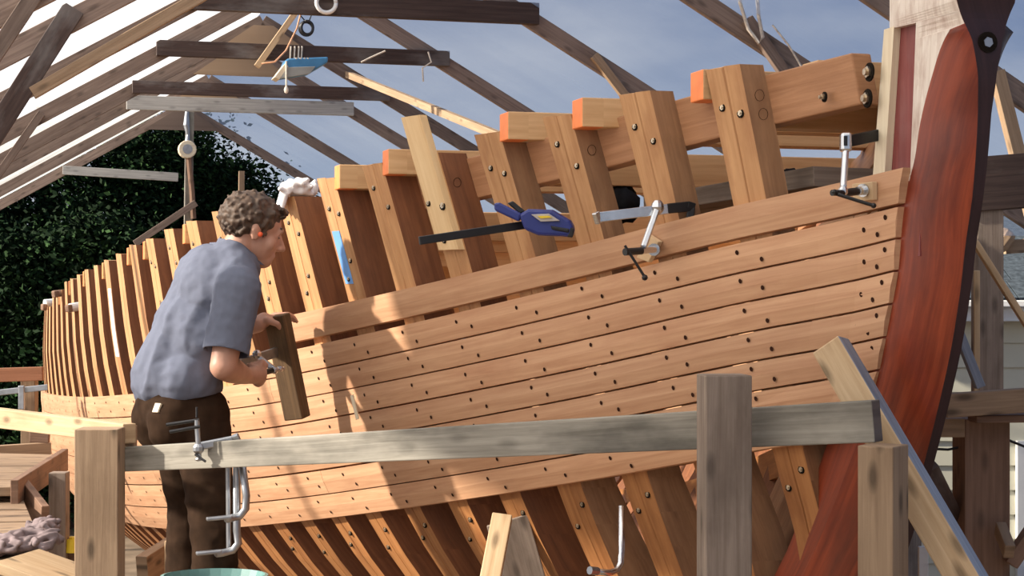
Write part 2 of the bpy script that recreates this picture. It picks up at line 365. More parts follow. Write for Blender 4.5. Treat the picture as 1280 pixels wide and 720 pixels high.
# slot back and cream edge strip of the apron
pt = lambda x, y, b: SH(s_at(x, b), b, z_at(y, s_at(x, b), b))
mb = MB(); mb.prism([pt(1114, 30, .058), pt(1152, 22, .058), pt(1150, 320, .058), pt(1096, 320, .058)], -NO*.11, 0)
o = mb.build('apron', M['slotred'], ship); o['label'] = 'dusty dark red apron face in the slot'
mb = MB(); mb.prism([pt(1105, 37, BR), pt(1117.5, 33, BR), pt(1103, 260, BR), pt(1088, 260, BR)], -NO*.15, 0)
mb.build('apron_edge', M['cream'], ship)
# deep bolt in the front of the stem head
c = SH(s_at(1234, 0), 0, z_at(53, s_at(1234, 0), 0)); c = c+AX*.004
mb = MB(); mb.tube([c-AX*.008, c+AX*.01], .022, 16, 0); mb.tube([c-AX*.010, c+AX*.0], .011, 6, 1); mb.build('stem_bolt', [M['dark'], M['dullsteel']], stem)

# ---- ribs
TOPZ = [.549, .515, .480, .457, .418, .407, .378, .331, .311, .306, .280, .259, .228, .208, .175, .151, .133, .117, .091, .073, .062, .018, -.019, -.029, -.039, -.05, -.055, -.06, -.062]
S0, PITCH, HS = .365, .30, .054
def mould(s): return float(np.interp(s, [.4, 1.0, 1.3, 1.9, 2.5], [.060, .062, .070, .100, .116]))
def make_rib(i, side):
    s = S0+PITCH*i; zt = TOPZ[i]; zk = sec(s)[0][1]
    hs = (HS if i < 5 else .06)*random.uniform(.95, 1.04); mo = mould(s)
    lv = list(np.linspace(zt, z3_(s), 9))+list(np.linspace(z3_(s), zk+.02, 8))[1:]
    mb = MB(); prev = None; ln = 0
    for q, z in enumerate(lv):
        sl = (hb(s, z+.02)-hb(s, z-.02))/.04; mh = (mo+.062*min(1.2, max(0, z1_(s)-z)))*math.sqrt(1+sl*sl)
        o = [hb(s-hs, z), hb(s-.003, z), hb(s, z)-.006, hb(s+.003, z), hb(s+hs, z)]
        bi = max(min(o)-mh, .0)
        tz = (q == 0)*random.uniform(-.004, .004)
        ring = [SH(s-hs, side*o[0], z), SH(s-.003, side*o[1], z), SH(s, side*o[2], z), SH(s+.003, side*o[3], z+tz), SH(s+hs, side*o[4], z+tz), SH(s+hs, side*bi, z+tz), SH(s-hs, side*bi, z)]
        if prev:
            l2 = ln+(ring[0]-prev[0]).length; v = 0
            for k in range(7):
                k2 = (k+1) % 7; dv = (ring[k2]-ring[k]).length
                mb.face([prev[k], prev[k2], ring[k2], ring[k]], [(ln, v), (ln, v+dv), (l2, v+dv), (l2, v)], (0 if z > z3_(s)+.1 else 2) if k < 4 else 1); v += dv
            ln = l2
        else:
            mb.face(ring, [(0, 3), (.02, 3), (.03, 3), (.04, 3), (.05, 3), (.05, 3.1), (0, 3.1)])
        prev = ring
    mb.face(prev[::-1])
    return mb.build('rib', [M['ribface_sunlit'], M['ribside_near_shaded'] if i < 4 else M['ribside_shaded'], M['rib']], ship)  # outboard faces get the sunlit tone, sides the painted shade
def bolt(parent, s, z, off=.0, r=.0085, name='bolt'):
    c = SH(s, hb(s, z)+off, z); n = (NO+AX*-.35).normalized()
    mb = MB(); mb.tube([c-n*.004, c+n*.0012], r*1.25, 10, 0); mb.tube([c, c+n*.0025], r*.8, 6, 1); mb.tube([c, c+n*.005], r*.4, 6, 1)
    return mb.build(name, [M['dark'], M['bronze']], parent)
ribs = []
for i in range(len(TOPZ)):
    r = make_rib(i, 1); ribs.append(r); make_rib(i, -1)
    s = S0+PITCH*i; zt = TOPZ[i]
    if i < 13:
        a = .02*((i*7) % 3-1)
        bolt(r, s-.026, zt-.125-a*.5, r=.0085 if i else .0095); bolt(r, s+.026, zt-.085+a*.6)
        if i > 5: bolt(r, s-.02, zt-.27); bolt(r, s+.02, zt-.33)
    if i < 11:
        bolt(r, s-.03, z3_(s)-.05); bolt(r, s+.03, z3_(s)-.10-.02*(i % 2))
# pale sister timber beside a rib, tape strips, chalk rings
def facing_strip(name, s0, s1, zlo, zhi, th, mat, parent, off=0.0, n=8, slant=0):
    mb = MB(); rings = []; ul = []
    for q in range(n+1):
        z = zhi+(zlo-zhi)*q/n; ds = slant*q/n
        rings.append([SH(s0+ds, hb(s0+ds, z)+off+th, z), SH(s1+ds, hb(s1+ds, z)+off+th, z), SH(s1+ds, hb(s1+ds, z)+off-.001, z), SH(s0+ds, hb(s0+ds, z)+off-.001, z)]); ul.append(zhi-z)
    mb.loft(rings, 0, True, ul); return mb.build(name, mat, parent)
s4 = S0+4*PITCH
o = facing_strip('sister_timber', s4-.05, s4+.045, .13, .53, .02, M['palewood'], ship); o['label'] = 'pale new timber standing above its rib'
bolt(o, s4-.035, .262, .02, .012); bolt(o, s4+.03, .272, .02, .009); bolt(o, s4+.005, .16, .02, .009)
s6 = S0+6*PITCH
o = facing_strip('tape_strip', s6+.0, s6+.045, .03, .205, .0015, M['tape'], ribs[6], 0, 4); o['label'] = 'light blue tape'
for i, zl, zh in ((12, -.52, -.27), (15, -.3, .02)):
    si = S0+i*PITCH; o = facing_strip('tape_strip', si-.05, si+.02, zl, zh, .002, M['wtape'], ribs[i], 0, 5); o['label'] = 'white tape strip'
# chalked ring marks on the forward faces of ribs
for i, zz in ((0, .475), (0, .43), (2, .385), (4, .33)):
    s = S0+i*PITCH-HS*1.04-.001; b0 = hb(s, zz)-.032; mb = MB()
    ptsr = [SH(s, b0+.012*math.cos(t), zz+.014*math.sin(t)) for t in [2*math.pi*k/12 for k in range(13)]]
    for k in range(12): mb.beam(ptsr[k], ptsr[k+1], .0010, .0010, up=AX)
    mb.build('pencil_ring', M['seam'], ribs[i])

# ---- planking: strakes
PT = .028
def strake(zt_f, zb_f, sa, sb, bow, gap=.0026, name='hull_plank', side=1, mat='plank', inset=0.0, thick=PT, parent=None, step=.12):
    mb = MB(); n = max(3, int((sb-sa)/step)); rings = []; ul = []
    for q in range(n+1):
        u = q/n; row = []
        for w, inn in ((0, 0), (.5, 0), (1, 0), (1, 1), (.5, 1), (0, 1)):
            s = sa+(sb-sa)*u
            for it in range(2):
                z = (zt_f(s)-gap)*(1-w)+(zb_f(s)+gap)*w
                if bow: s0 = s_rab(z)+.004; s = s0+(sb-s0)*u
            bev = .003 if (w != .5 and not inn) else 0
            b = hb(s, z)+(inset if inn else inset+thick-bev)
            row.append(SH(s, side*b, z))
        rings.append(row); ul.append(u*(sb-sa))
    mb.loft(rings, 0, True, ul); return mb.build(name, M[mat], parent)
def frow(j): return lambda s: z1_(s)+(z3_(s)-z1_(s))*j/7.0
def holes(parent, j, sa, sb, bow):
    mb = MB(); spots = []
    for i in range(0, 26):
        s = S0+PITCH*i
        for ds, v in ((.040, .30), (-.036, .70)):
            spots.append((s+ds+random.uniform(-.006, .006), v+random.uniform(-.06, .06)))
    if bow:
        for dx, v in ((.035, .28), (.105, .5), (.06, .75)):
            z = frow(j-1+v)(.0); spots.append((s_rab(z)+dx, v))
    for s, v in spots:
        if not (sa+.02 < s < sb-.02) and not bow: continue
        if s > sb-.02: continue
        z = frow(j-1+v)(s); b = hb(s, z)+PT
        t1 = (SH(s+.02, hb(s+.02, z)+PT, z)-SH(s-.02, hb(s-.02, z)+PT, z)).normalized()
        t2 = (SH(s, hb(s, z+.02)+PT, z+.02)-SH(s, hb(s, z-.02)+PT, z-.02)).normalized(); nn = t2.cross(t1).normalized()
        if nn.dot(NO) < 0: nn = -nn
        c = SH(s, b, z)+nn*.0008; r = .0062
        mb.face([c+t1*r*math.cos(a)+t2*r*math.sin(a) for a in [2*math.pi*k/9 for k in range(9)]])
    if mb.f:
        o = mb.build('fastener_holes', M['seam'], parent); o['kind'] = 'stuff'
butts = {1: [3.25], 2: [2.9, 6.1, 9.3], 3: [5.0, 9.3], 4: [3.7, 7.3, 9.3], 5: [4.6, 9.3], 6: [2.68, 6.6, 9.3], 7: [4.1, 9.3]}
for j in range(1, 8):
    sa = 0; bow = True
    for e in butts[j]:
        if bow: sa = s_rab(frow(j-.5)(0))
        p = strake(frow(j-1), frow(j), sa, e-.0012, bow, parent=ship); holes(p, j, sa, e, bow); sa = e+.0012; bow = False
    for a, b in ((.3, 4.6), (4.605, 9.3)):
        strake(frow(j-1), frow(j), a, b, False, parent=ship, side=-1, step=.4)
for j in range(4):          # upper strakes of the far side
    fa = (lambda s, j=j: zt_(s)-.03+(z1_(s)-zt_(s)+.03)*j/4); fb = (lambda s, j=j: zt_(s)-.03+(z1_(s)-zt_(s)+.03)*(j+1)/4)
    for p, q in ((.2, 4.4), (4.405, 9.3)): strake(fa, fb, p, q, False, parent=ship, side=-1, step=.4)
# the top plank, still only clamped on
gapf = lambda s: float(np.interp(s, [-.2, .3, 1.3, 2.6], [.004, .010, .016, .024]))
hgt = lambda s: float(np.interp(s, [-.2, 1.3, 2.6], [.074, .081, .092]))
tb = lambda s: z1_(s)+gapf(s); tt = lambda s: tb(s)+hgt(s)
S_END = 2.66
top_plank = strake(tt, tb, s_rab(.25), S_END, True, gap=0, name='clamped_plank'); 
tag(top_plank, 'loose tan top plank held against the ribs by clamps above a dark gap', 'plank')

# ---- shelf timbers inside the rib heads, deck beams, inner boards, keel
def shelf(side):
    mb = MB(); rings = []; ul = []; a, b = .06, 9.0; n = 60
    for q in range(n+1):
        s = a+(b-a)*q/n; zt = zt_(s)-.035; zb = zt-.118
        bo = max(hb(s, zt)-mould(s)*1.03, .045); bo2 = max(hb(s, zb)-mould(s)*1.03, .04)
        rings.append([SH(s, side*bo, zt), SH(s, side*bo2, zb), SH(s, side*(bo2-.05), zb), SH(s, side*(bo-.05), zt)]); ul.append(s)
    mb.loft(rings, 0, True, ul); return mb.build('shelf_timber', M['clampw'], ship, bevel=.004)
sh = shelf(1); shelf(-1)
def big_bolt(x, y, s, r):
    z = z_at(y, s, .1); b = max(hb(s, zt_(s)-.035)-mould(s)*1.03, .045)+.002; c = SH(s, b, z)
    mb = MB(); mb.tube([c-NO*.002, c+NO*.002], r*1.35, 14, 0); mb.tube([c, c+NO*.008], r*.85, 6, 1); mb.tube([c, c+NO*.014], r*.5, 8, 1); mb.build('shelf_bolt', [M['dark'], M['bronze']], sh)
for x, y, r in ((1089, 90, .016), (1086, 123, .016), (1005, 122, .009)):
    b = .1
    for it in range(6): s = s_at(x, b); b = max(hb(s, zt_(s)-.035)-mould(s)*1.03, .045)
    big_bolt(x, y, s, r)
def deck_beam(s, zc, wid=.088, hgt_=.078, outb=.0):
    inner = outb < -.1
    b = hb(s, zc)+outb; b2 = hb(s, zc)
    mb = MB(); mb.beam(SH(s, b, zc), SH(s, b-.06, zc), wid, hgt_); 
    m = mb.m; m[0] = 0 if inner else 1; m[4] = m[0]      # painted end and underside
    mb.beam(SH(s, b-.06, zc), SH(s, -(b2-.07), zc), wid, hgt_)
    return mb.build('deck_beam', [M['beamwood'], M['orange']], ship, bevel=.003)
for i in (2, 3, 5, 6, 8, 10, 12, 13, 15, 17, 19, 21): 
    s = S0+PITCH*i-HS-.042 if i < 8 else S0+PITCH*i+.108
    deck_beam(s, TOPZ[i]+(.012 if i == 3 else 0)-.002-(.045 if i >= 8 else 0), outb=.012 if i < 8 else .004)
for i in (0, 1, 4, 7, 9, 11, 14, 16, 18, 20, 22, 23, 24):
    s = S0+PITCH*i-HS-.042; deck_beam(s, TOPZ[i]-(.045 if i < 6 else .10), .088, .10, -.135)
deck_beam(S0+HS+.05, .512, .085, .075, -.01)
for j in range(6):
    zt2 = (lambda s, j=j: zt_(s)-.185-.128*j); zb2 = (lambda s, j=j: zt_(s)-.185-.128*j-.118)
    for a, b in ((.5, 4.2), (4.21, 9.0)):
        mb = MB(); rings = []; ul = []; n = 22
        for q in range(n+1):
            s = a+(b-a)*q/n; r = []
            for z, k in ((zt2(s), 0), (zb2(s), 0), (zb2(s), 1), (zt2(s), 1)):
                r.append(SH(s, -max(hb(s, z)-mould(s)*1.12-.03*k-.005, .01), z))
            rings.append(r); ul.append(s)
        mb.loft(rings, 0, True, ul); mb.build('inner_board', M['ceil'], ship)
mb = MB(); rings = []; ul = []
for q in range(30):
    s = .55+8.9*q/29; zk = sec(s)[0][1]; rings.append([SH(s, .085, zk+.16), SH(s, .085, zk-.16), SH(s, -.085, zk-.16), SH(s, -.085, zk+.16)]); ul.append(s)
mb.loft(rings, 0, True, ul); mb.build('keel', M['purple'], ship)
# bilge stringer inside the lower frames on the near side, seen through the gaps
for zoff, nm in ((-.20, 'bilge_stringer'),):
    for side in (1, -1):
        mb = MB(); rings = []; ul = []
        for q in range(40):
            s = .6+8.2*q/39; z = z3_(s)+.07; b = hb(s, z)-mould(s)*1.25; r = [SH(s, side*max(b, .02), z+.05), SH(s, side*max(hb(s, z-.07)-mould(s)*1.25, .01), z-.05), SH(s, side*max(b-.06, .0), z-.05), SH(s, side*max(b-.05, .01), z+.05)]
            rings.append(r); ul.append(s)
        mb.loft(rings, 0, True, ul); mb.build(nm, M['rib'], ship)
# keel blocks on the ground
for k, s in enumerate((1.6, 3.2, 4.8, 6.4, 8.0, 9.2)):
    zk = sec(s)[0][1]-.162; mb = MB(); mb.beam(SH(s, .45, (zk-CZ)/2), SH(s, -.45, (zk-CZ)/2), .28, zk+CZ)
    tag(mb.build('keel_block', M['pinedull'], None, bevel=.01), ('first', 'second', 'third', 'fourth', 'fifth', 'sixth')[k]+' heavy timber block under the ship keel counted from the stem', 'block', 'blocks under the keel')


# ================================================================ ground and shed
mb = MB(); mb.face([(-60, -20, 0), (60, -20, 0), (60, 90, 0), (-60, 90, 0)]); g = mb.build('ground', M['ground']); tag(g, 'bare brown earth of the yard', 'ground', kind='structure')
PV = Vector((CS, SN, 0))
def TC(k): p = W(12+443/k, 0, 10*k); return Vector((p.x, p.y, CZ))
PITCHR = .575*1.0; RZ = 2.16
def TP(k, u, z): return TC(k)+PV*u+UP*z
def t_from_px(k, x, y):     # surveyed point in the plane of truss k
    c = TC(k); r = (x-640)/F_PX; u = (r*c.y-c.x)/(CS-r*SN); Y = c.y+SN*u
    return TP(k, u, (HOR-y)/F_PX*Y)
KTR = [.70, .82, 1.0, 1.2, 1.4, 1.53, 1.78, 2.04]
TLAB = ['nearest roof truss of brown rafters without collar', 'roof truss of brown rafters with big dark diagonal strut', 'roof truss with dark mottled collar beam holding a white ring',
        'roof truss with dark collar beam carrying the hanging blue lamp', 'roof truss with dark collar beam just behind the hanging lamp', 'roof truss with pale grey collar board', 'roof truss just in front of the gable end', 'end gable roof truss in front of dark trees']
trusses = []
for q, k in enumerate(KTR):
    t = empty('roof_truss', TP(k, 0, -CZ)); tag(t, TLAB[q], 'truss', 'roof trusses of the boat shed', 'structure'); trusses.append(t)
    mr = M['rafter']
    for sd in (-1, 1):
        mb = MB(); e = 4.35 if sd < 0 else 3.45
        mb.beam(TP(k, 0, RZ), TP(k, sd*e, RZ-PITCHR*e), .036, .10, up=UP)
        mb.build('rafter', mr, t, bevel=.003)
        mb = MB(); mb.beam(TP(k, sd*e, RZ-PITCHR*e), TP(k, sd*e, -CZ), .1, .1, up=AX); mb.build('post', M['greypost'], t)
    if q in (2, 3, 4, 5):
        zc = {2: 1.62, 3: 1.625, 4: 1.60, 5: 1.62}[q]; h = {2: .125, 3: .105, 4: .10, 5: .12}[q]; hw = {2: 1.02, 3: 1.0, 4: 1.02, 5: .98}[q]
        mb = MB(); mb.beam(TP(k, -hw, zc+.0)-AX*.05, TP(k, hw, zc)-AX*.05, .045, h); mb.build('collar_beam', M['brownbeam'] if q < 5 else M['greylight'], t, bevel=.003)
    if q in (4, 5, 6, 7):      # plywood gusset under the ridge
        gz = RZ-.04; w = .42 if q < 7 else .45; lo = .24
        mb = MB(); mb.prism([TP(k, -w, gz-lo)-AX*.03, TP(k, w, gz-lo)-AX*.03, TP(k, .08, gz)-AX*.03, TP(k, -.08, gz)-AX*.03], -AX*.02); mb.build('gusset_plate', M['rafterlight'] if q < 7 else M['rafter'], t)
def tstrut(q, a, b, w, h, mat, dy=.06, name='strut'):
    k = KTR[q]; mb = MB(); mb.beam(t_from_px(k, *a)-AX*dy, t_from_px(k, *b)-AX*dy, w, h, up=AX); return mb.build(name, mat, trusses[q], bevel=.003)
tstrut(1, (92, 12), (-60, 250), .095, .04, M['brownbeam'], .038)
tstrut(0, (60, -30), (-60, 150), .06, .04, M['rafter'], .038)
tstrut(3, (52, 142), (-30, 258), .05, .04, M['rafter'], .038)
tstrut(2, (740, 70), (795, 142), .05, .04, M['rafterlight'], .036, 'brace')
tstrut(1, (930, 25), (1010, 140), .055, .04, M['rafter'], .036, 'brace')
tstrut(0, (1240, 90), (1300, 330), .062, .04, M['rafterlight'], .036, 'brace')
tstrut(1, (290, -26), (40, 118), .055, .04, M['rafterlight'], .04, 'sister_rafter')
tstrut(7, (78, 213), (222, 222), .10, .04, M['greylight'], .06, 'cross_board')
# long tan purlin under the right slope
mb = MB(); mb.beam(t_from_px(1.42, 425, 86)-UP*.02, t_from_px(1.05, 640, 166)-UP*.05, .04, .05); tag(mb.build('purlin', M['rafterlight'], None), 'thin tan batten running slantwise under the right roof slope', 'batten')
# plastic sheeting, two slopes
roof = empty('ceiling', TP(1.2, 0, RZ)); tag(roof, 'translucent plastic sheeting stretched over the roof trusses', 'roof sheeting', kind='structure')
for sd in (-1, 1):
    mb = MB(); e = 4.5 if sd < 0 else 3.35; NU, NV = 10, 60; k0, k1 = .10, 2.06; off = .085
    c0, c1 = TC(k0), TC(k1)
    P = [[None]*(NV+1) for _ in range(NU+1)]
    for a in range(NU+1):
        for b in range(NV+1):
            c = c0.lerp(c1, b/NV); u = e*a/NU
            sag = -.012*abs(math.sin(b*1.3))*(a > 0)
            P[a][b] = c+PV*sd*u+UP*(RZ-PITCHR*u+off+sag)
    for a in range(NU):
        for b in range(NV):
            mb.face([P[a][b], P[a+1][b], P[a+1][b+1], P[a][b+1]])
    mb.build('sheeting', M['film'], roof, smooth=True)

# added, unseen white sheets above the left slope that shade the bow
for q, (ka, kb, u0, u1, lab) in enumerate(((.12, .450, .05, 3.0, 'unseen white sheet added over the front of the roof to shade the bow'), (.446, .60, .05, 2.85, 'unseen white sheet added before the first truss to shade the bow'))):
    mb = MB(); c0, c1 = TC(ka), TC(kb); NU, NV = 6, 12; P = []
    for i in range(NU+1):
        row = []
        for j in range(NV+1):
            u = u0+(u1-u0)*i/NU; c = c0.lerp(c1, j/NV); row.append(c-PV*u+UP*(RZ-PITCHR*u+.12+.01*math.sin(j*2.1+i)))
        P.append(row)
    for i in range(NU):
        for j in range(NV): mb.face([P[i][j], P[i+1][j], P[i+1][j+1], P[i][j+1]])
    o = mb.build('tarpaulin', M['shadesheet'], None, smooth=True); md = o.modifiers.new('s', 'SOLIDIFY'); md.thickness = .0; o.modifiers.remove(md); tag(o, lab, 'tarpaulin', kind='structure')

# ================================================================ scaffold rail, posts and staging
def lumber(name, p0, p1, w, h, mat, label, cat, group=None, up=UP, bevel=.003, endmat=None, **k):
    mb = MB(); mb.beam(p0, p1, w, h, up, 0, 1 if endmat else None, **k)
    return tag(mb.build(name, [mat, endmat] if endmat else mat, None, bevel=bevel), label, cat, group)
def post(name, px, ytop, d, w, t, rot, mat, label, cat='post', zbot=-CZ, split=None):
    p = W(px, ytop, d); p.z = min(p.z, 50); q = Vector((p.x, p.y, CZ+zbot)); up = Vector((math.sin(rot), -math.cos(rot), 0))
    return lumber(name, q, p, w, t, mat, label, cat, up=up)
post('scaffold_post', 905, 468, 3.80, .100, .10, .10, M['greypost'], 'tall grey brown timber post standing in front of the long rail')
post('scaffold_post', 125, 535, 4.90, .120, .10, .02, M['pinedull'], 'knotty pine post where the two scaffold rails meet beside the man')
post('scaffold_post', 1104, 556, 3.66, .078, .085, -.6, M['pinedull'], 'short pine post carrying the end of the long grey rail')
# long grey rail
r0, r1 = W(153, 574, 5.0), W(1097, 526, 3.72)
lumber('long_rail', r0, r1, .045, .069, M['grey'], 'long weathered grey scaffold rail crossing in front of the man and ship', 'rail', bevel=.003, h1=.089, endmat=M['brownbeam'])
# left rail, sunlit
lumber('side_rail', W(-60, 515, 6.1), W(162, 542, 4.96), .04, .066, M['pine'], 'sunlit pale scaffold rail running past the pine post', 'rail', bevel=.003, h1=.056)
lumber('rail_offcut', W(161, 532, 5.0), W(161, 559, 5.0), .038, .05, M['pinedull'], 'short dark wooden offcut screwed behind the pine post', 'offcut', up=Vector((0, 1, 0)))
# diagonal brace in front of the stem
b0, b1 = W(1038, 432, 3.93), W(1262, 815, 3.62)
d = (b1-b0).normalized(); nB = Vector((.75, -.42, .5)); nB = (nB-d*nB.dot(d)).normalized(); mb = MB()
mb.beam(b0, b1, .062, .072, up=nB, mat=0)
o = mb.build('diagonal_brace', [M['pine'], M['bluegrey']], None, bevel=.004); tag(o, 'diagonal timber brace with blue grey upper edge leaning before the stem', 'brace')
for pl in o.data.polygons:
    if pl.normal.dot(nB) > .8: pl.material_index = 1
# walkway below the man
for q in range(4):
    o0 = Vector((.0, .0, -.0)); a = W(60, 0, 5.15+.23*q); b = W(760, 0, 4.3+.23*q); a.z = b.z = CZ-1.29
    lumber('walkway_plank', a, b, .215, .04, M['pinedull'], ('first', 'second', 'third', 'fourth')[q]+' scaffold walkway plank counted from the long rail', 'plank', 'walkway planks')
for q, (x, dd) in enumerate(((130, 5.6), (520, 5.0))):
    a = W(x, 0, dd-.45); b = W(x, 0, dd+.5); a.z = b.z = CZ-1.355; lumber('walkway_bearer', a, b, .09, .09, M['pinedull'], ('scaffold bearer under the walkway by the pine post', 'scaffold bearer under the walkway amid the ribs')[q], 'beam')
    for w_, e in (('outer', a), ('inner', b)):
        lumber('scaffold_post', Vector((e.x, e.y, 0)), Vector((e.x, e.y, CZ-1.40)), .09, .09, M['pinedull'], w_+' leg of the walkway bearer '+('by the pine post', 'amid the ribs')[q], 'post', up=Vector((0, 1, 0)))
# staging decks at the left
def deck(name, corners, n, th, mat, label, group):
    A, B, C_, D = [Vector(c) for c in corners]       # A-B near edge, D-C far edge; boards run A->B
    for q in range(n):
        t0, t1 = q/n+.008, (q+1)/n-.008
        p = [A.lerp(D, t0), B.lerp(C_, t0), B.lerp(C_, t1), A.lerp(D, t1)]
        mb = MB(); ln = (p[1]-p[0]).length; wd = (p[3]-p[0]).length; oo = random.random()*9
        lo = [v-UP*th for v in p]
        mb.face(p, [(oo, oo), (oo+ln, oo), (oo+ln, oo+wd), (oo, oo+wd)]); mb.face(lo[::-1], [(oo, oo)]*4)
        for k in range(4):
            k2 = (k+1) % 4; l = (p[k2]-p[k]).length; mb.face([p[k], lo[k], lo[k2], p[k2]], [(oo, oo+2), (oo, oo+2+th), (oo+l, oo+2+th), (oo+l, oo+2)])
        tag(mb.build(name, mat, None, bevel=.003), ('first', 'second', 'third', 'fourth', 'fifth', 'sixth')[q]+' '+label, 'plank', group)
def ground_pt(px, py, z): d = z*F_PX/(HOR-py); return W(px, py, d)
za = -.74
deck('staging_plank', [ground_pt(-90, 611, za), ground_pt(17, 609, za), ground_pt(79, 568, za), ground_pt(-10, 566, za)], 5, .035, M['pinedull'], 'sunlit plank of the raised staging counted from the lower staging', 'raised staging planks')
lumber('staging_edge', ground_pt(18, 610, za)-UP*.02, ground_pt(81, 569, za)-UP*.02, .03, .10, M['redlumber'], 'reddish edge board along the raised staging planks', 'board')
zb = -.80
deck('lower_staging_plank', [ground_pt(-120, 716, zb), ground_pt(64, 706, zb), ground_pt(24, 612, zb), ground_pt(-80, 612, zb)], 6, .035, M['pinedull'], 'pale plank of the lower staging counted towards the raised staging', 'lower staging planks')
lumber('deck_board', W(20, 700, 5.0), W(118, 735, 4.95), .26, .03, M['pine'], 'broad pale board lying at the staging edge beside the pine post', 'board')
for (x, y, dd, w_, lab) in ((74, 590, 7.2, .07, 'dark upright post below the raised staging'), (10, 640, 6.9, .08, 'upright post carrying the lower staging deck')):
    post('scaffold_post', x, y, dd, w_, .07, 0, M['greypost'], lab)
lumber('red_offcut_board', W(26, 616, 6.95), W(56, 655, 6.6), .03, .14, M['redlumber'], 'dark red board under the raised staging', 'board')
# far scaffold at the left: post, red board, steel bar
post('far_scaffold_post', 37, 472, 9.2, .075, .07, 0, M['pinedull'], 'pale pine post carrying the reddish guard board')
lumber('guard_board', W(-40, 470, 9.1), W(54, 467, 9.1), .03, .072, M['guardred'], 'reddish brown guard board left of the ship stern ribs', 'board')
mb = MB(); mb.beam(W(-40, 495, 8.8), W(60, 484, 8.8), .012, .03); bar = mb.build('steel_bar', M['dullsteel'], None, bevel=.003); tag(bar, 'grey steel clamp bar with a sliding jaw before the pale post', 'bar clamp')
mb = MB(); mb.beam(W(27, 482, 8.77), W(27, 512, 8.77), .02, .03, up=Vector((1, 0, 0))); mb.build('sliding_jaw', M['dullsteel'], bar, bevel=.004)
lumber('staging_ledger', W(-30, 566, 8.9), W(64, 560, 9.0), .05, .06, M['pinedull'], 'short ledger timber behind the raised staging planks', 'beam')
lumber('lower_guard_board', W(38, 540, 8.6), W(62, 541, 8.6), .03, .10, M['redlumber'], 'small reddish board end between pale post and hull', 'board')
# bits under the hull at the left
lumber('ramp_board', W(178, 720, 7.0), W(236, 682, 7.4), .05, .16, M['pinedull'], 'brown board sloping up behind the man', 'board')
post('prop_post', 208, 676, 6.9, .012, .02, 0, M['pine'], 'thin pale batten upright behind the man')
mb = MB(); mb.tube([W(92, 690, 7.2), W(92, 674, 7.2)], [.035, .03], 12); mb.tube([W(92, 674, 7.2), W(92, 671, 7.2)], [.018, .018], 10)
tag(mb.build('yellow_can', M['yellow'], None), 'small yellow plastic can beyond the pine post', 'can')
lumber('can_shelf', W(60, 696, 7.3), W(112, 694, 7.3), .2, .06, M['redlumber'], 'reddish ledge timber under the yellow can', 'beam')
# diagonal prop under the hull and low timbers
lumber('hull_shore', W(628, 645, 5.25), W(600, 790, 5.0), .03, .06, M['pine'], 'pale slanting prop under the planking between lower ribs', 'prop', up=Vector((1, 0, 0)))
lumber('hull_shore', W(634, 650, 5.35), W(668, 770, 5.35), .02, .13, M['greypost'], 'grey board leaning behind the pale prop below the planking', 'board', up=Vector((1, 0, 0)))
# ---- teal tub
tub = empty('plastic_tub', Vector((W(268, 0, 5.3).x, 5.3, CZ-1.27))); tag(tub, 'teal plastic tub at the feet of the man', 'tub')
c = tub.location; zr = CZ-(719-HOR)/F_PX*5.3
mb = MB(); ring = lambda r, z, n=28: [Vector((c.x+r*math.cos(2*math.pi*k/n)*1.0, c.y+r*.8*math.sin(2*math.pi*k/n), z)) for k in range(n)]
mb.loft([ring(.11, c.z), ring(.125, c.z+.12), ring(.15, zr-.03), ring(.162, zr), ring(.152, zr+.002), ring(.14, zr-.03), ring(.10, c.z+.01)], 0, True); mb.build('bucket', M['teal'], tub, smooth=False)
mb = MB(); mb.beam(Vector((c.x+.075, c.y-.115, zr+.003)), Vector((c.x+.12, c.y-.085, zr+.003)), .014, .008); mb.build('handle_lug', M['trimwhite'], tub)
mb = MB(); mb.loft([ring(.02, zr-.06), ring(.139, zr-.06)], 0, False); mb.build('water', M['tealdark'], tub)
# ---- rags
def cloth_heap(name, c, rx, ry, h, mat, label, seed=1, n=34):
    rnd = random.Random(seed); mb = MB(); P = []
    for a in range(n):
        row = []
        for b in range(n):
            u, v = a/(n-1)*2-1, b/(n-1)*2-1; r = math.sqrt(u*u+v*v)
            f = max(0, 1-r**2.2)
            q = noise.noise(Vector((u*3.1+seed, v*3.1, 0)))*.5+noise.noise(Vector((u*6+seed, v*6, 3)))*.35
            fold = abs(math.sin(9*q+4*u+seed))*.7+.3*abs(math.sin(17*q+7*v))
            ed = 1+.18*noise.noise(Vector((math.atan2(v, u)*1.3, seed, 0)))
            s_ = 1/max(1, r) 
            row.append(Vector((c[0]+u*s_*rx*ed, c[1]+v*s_*ry*ed, c[2]+h*(f*(.45+.55*fold))+.003)))
        P.append(row)
    for a in range(n-1):
        for b in range(n-1): mb.face([P[a][b], P[a+1][b], P[a+1][b+1], P[a][b+1]])
    o = mb.build(name, mat, None, smooth=True); md = o.modifiers.new('s', 'SOLIDIFY'); md.thickness = .004; md.offset = 0
    return tag(o, label, 'rag')

# ---- clamps
def clampthing(name, label, loc): return tag(empty(name, loc), label, 'clamp')
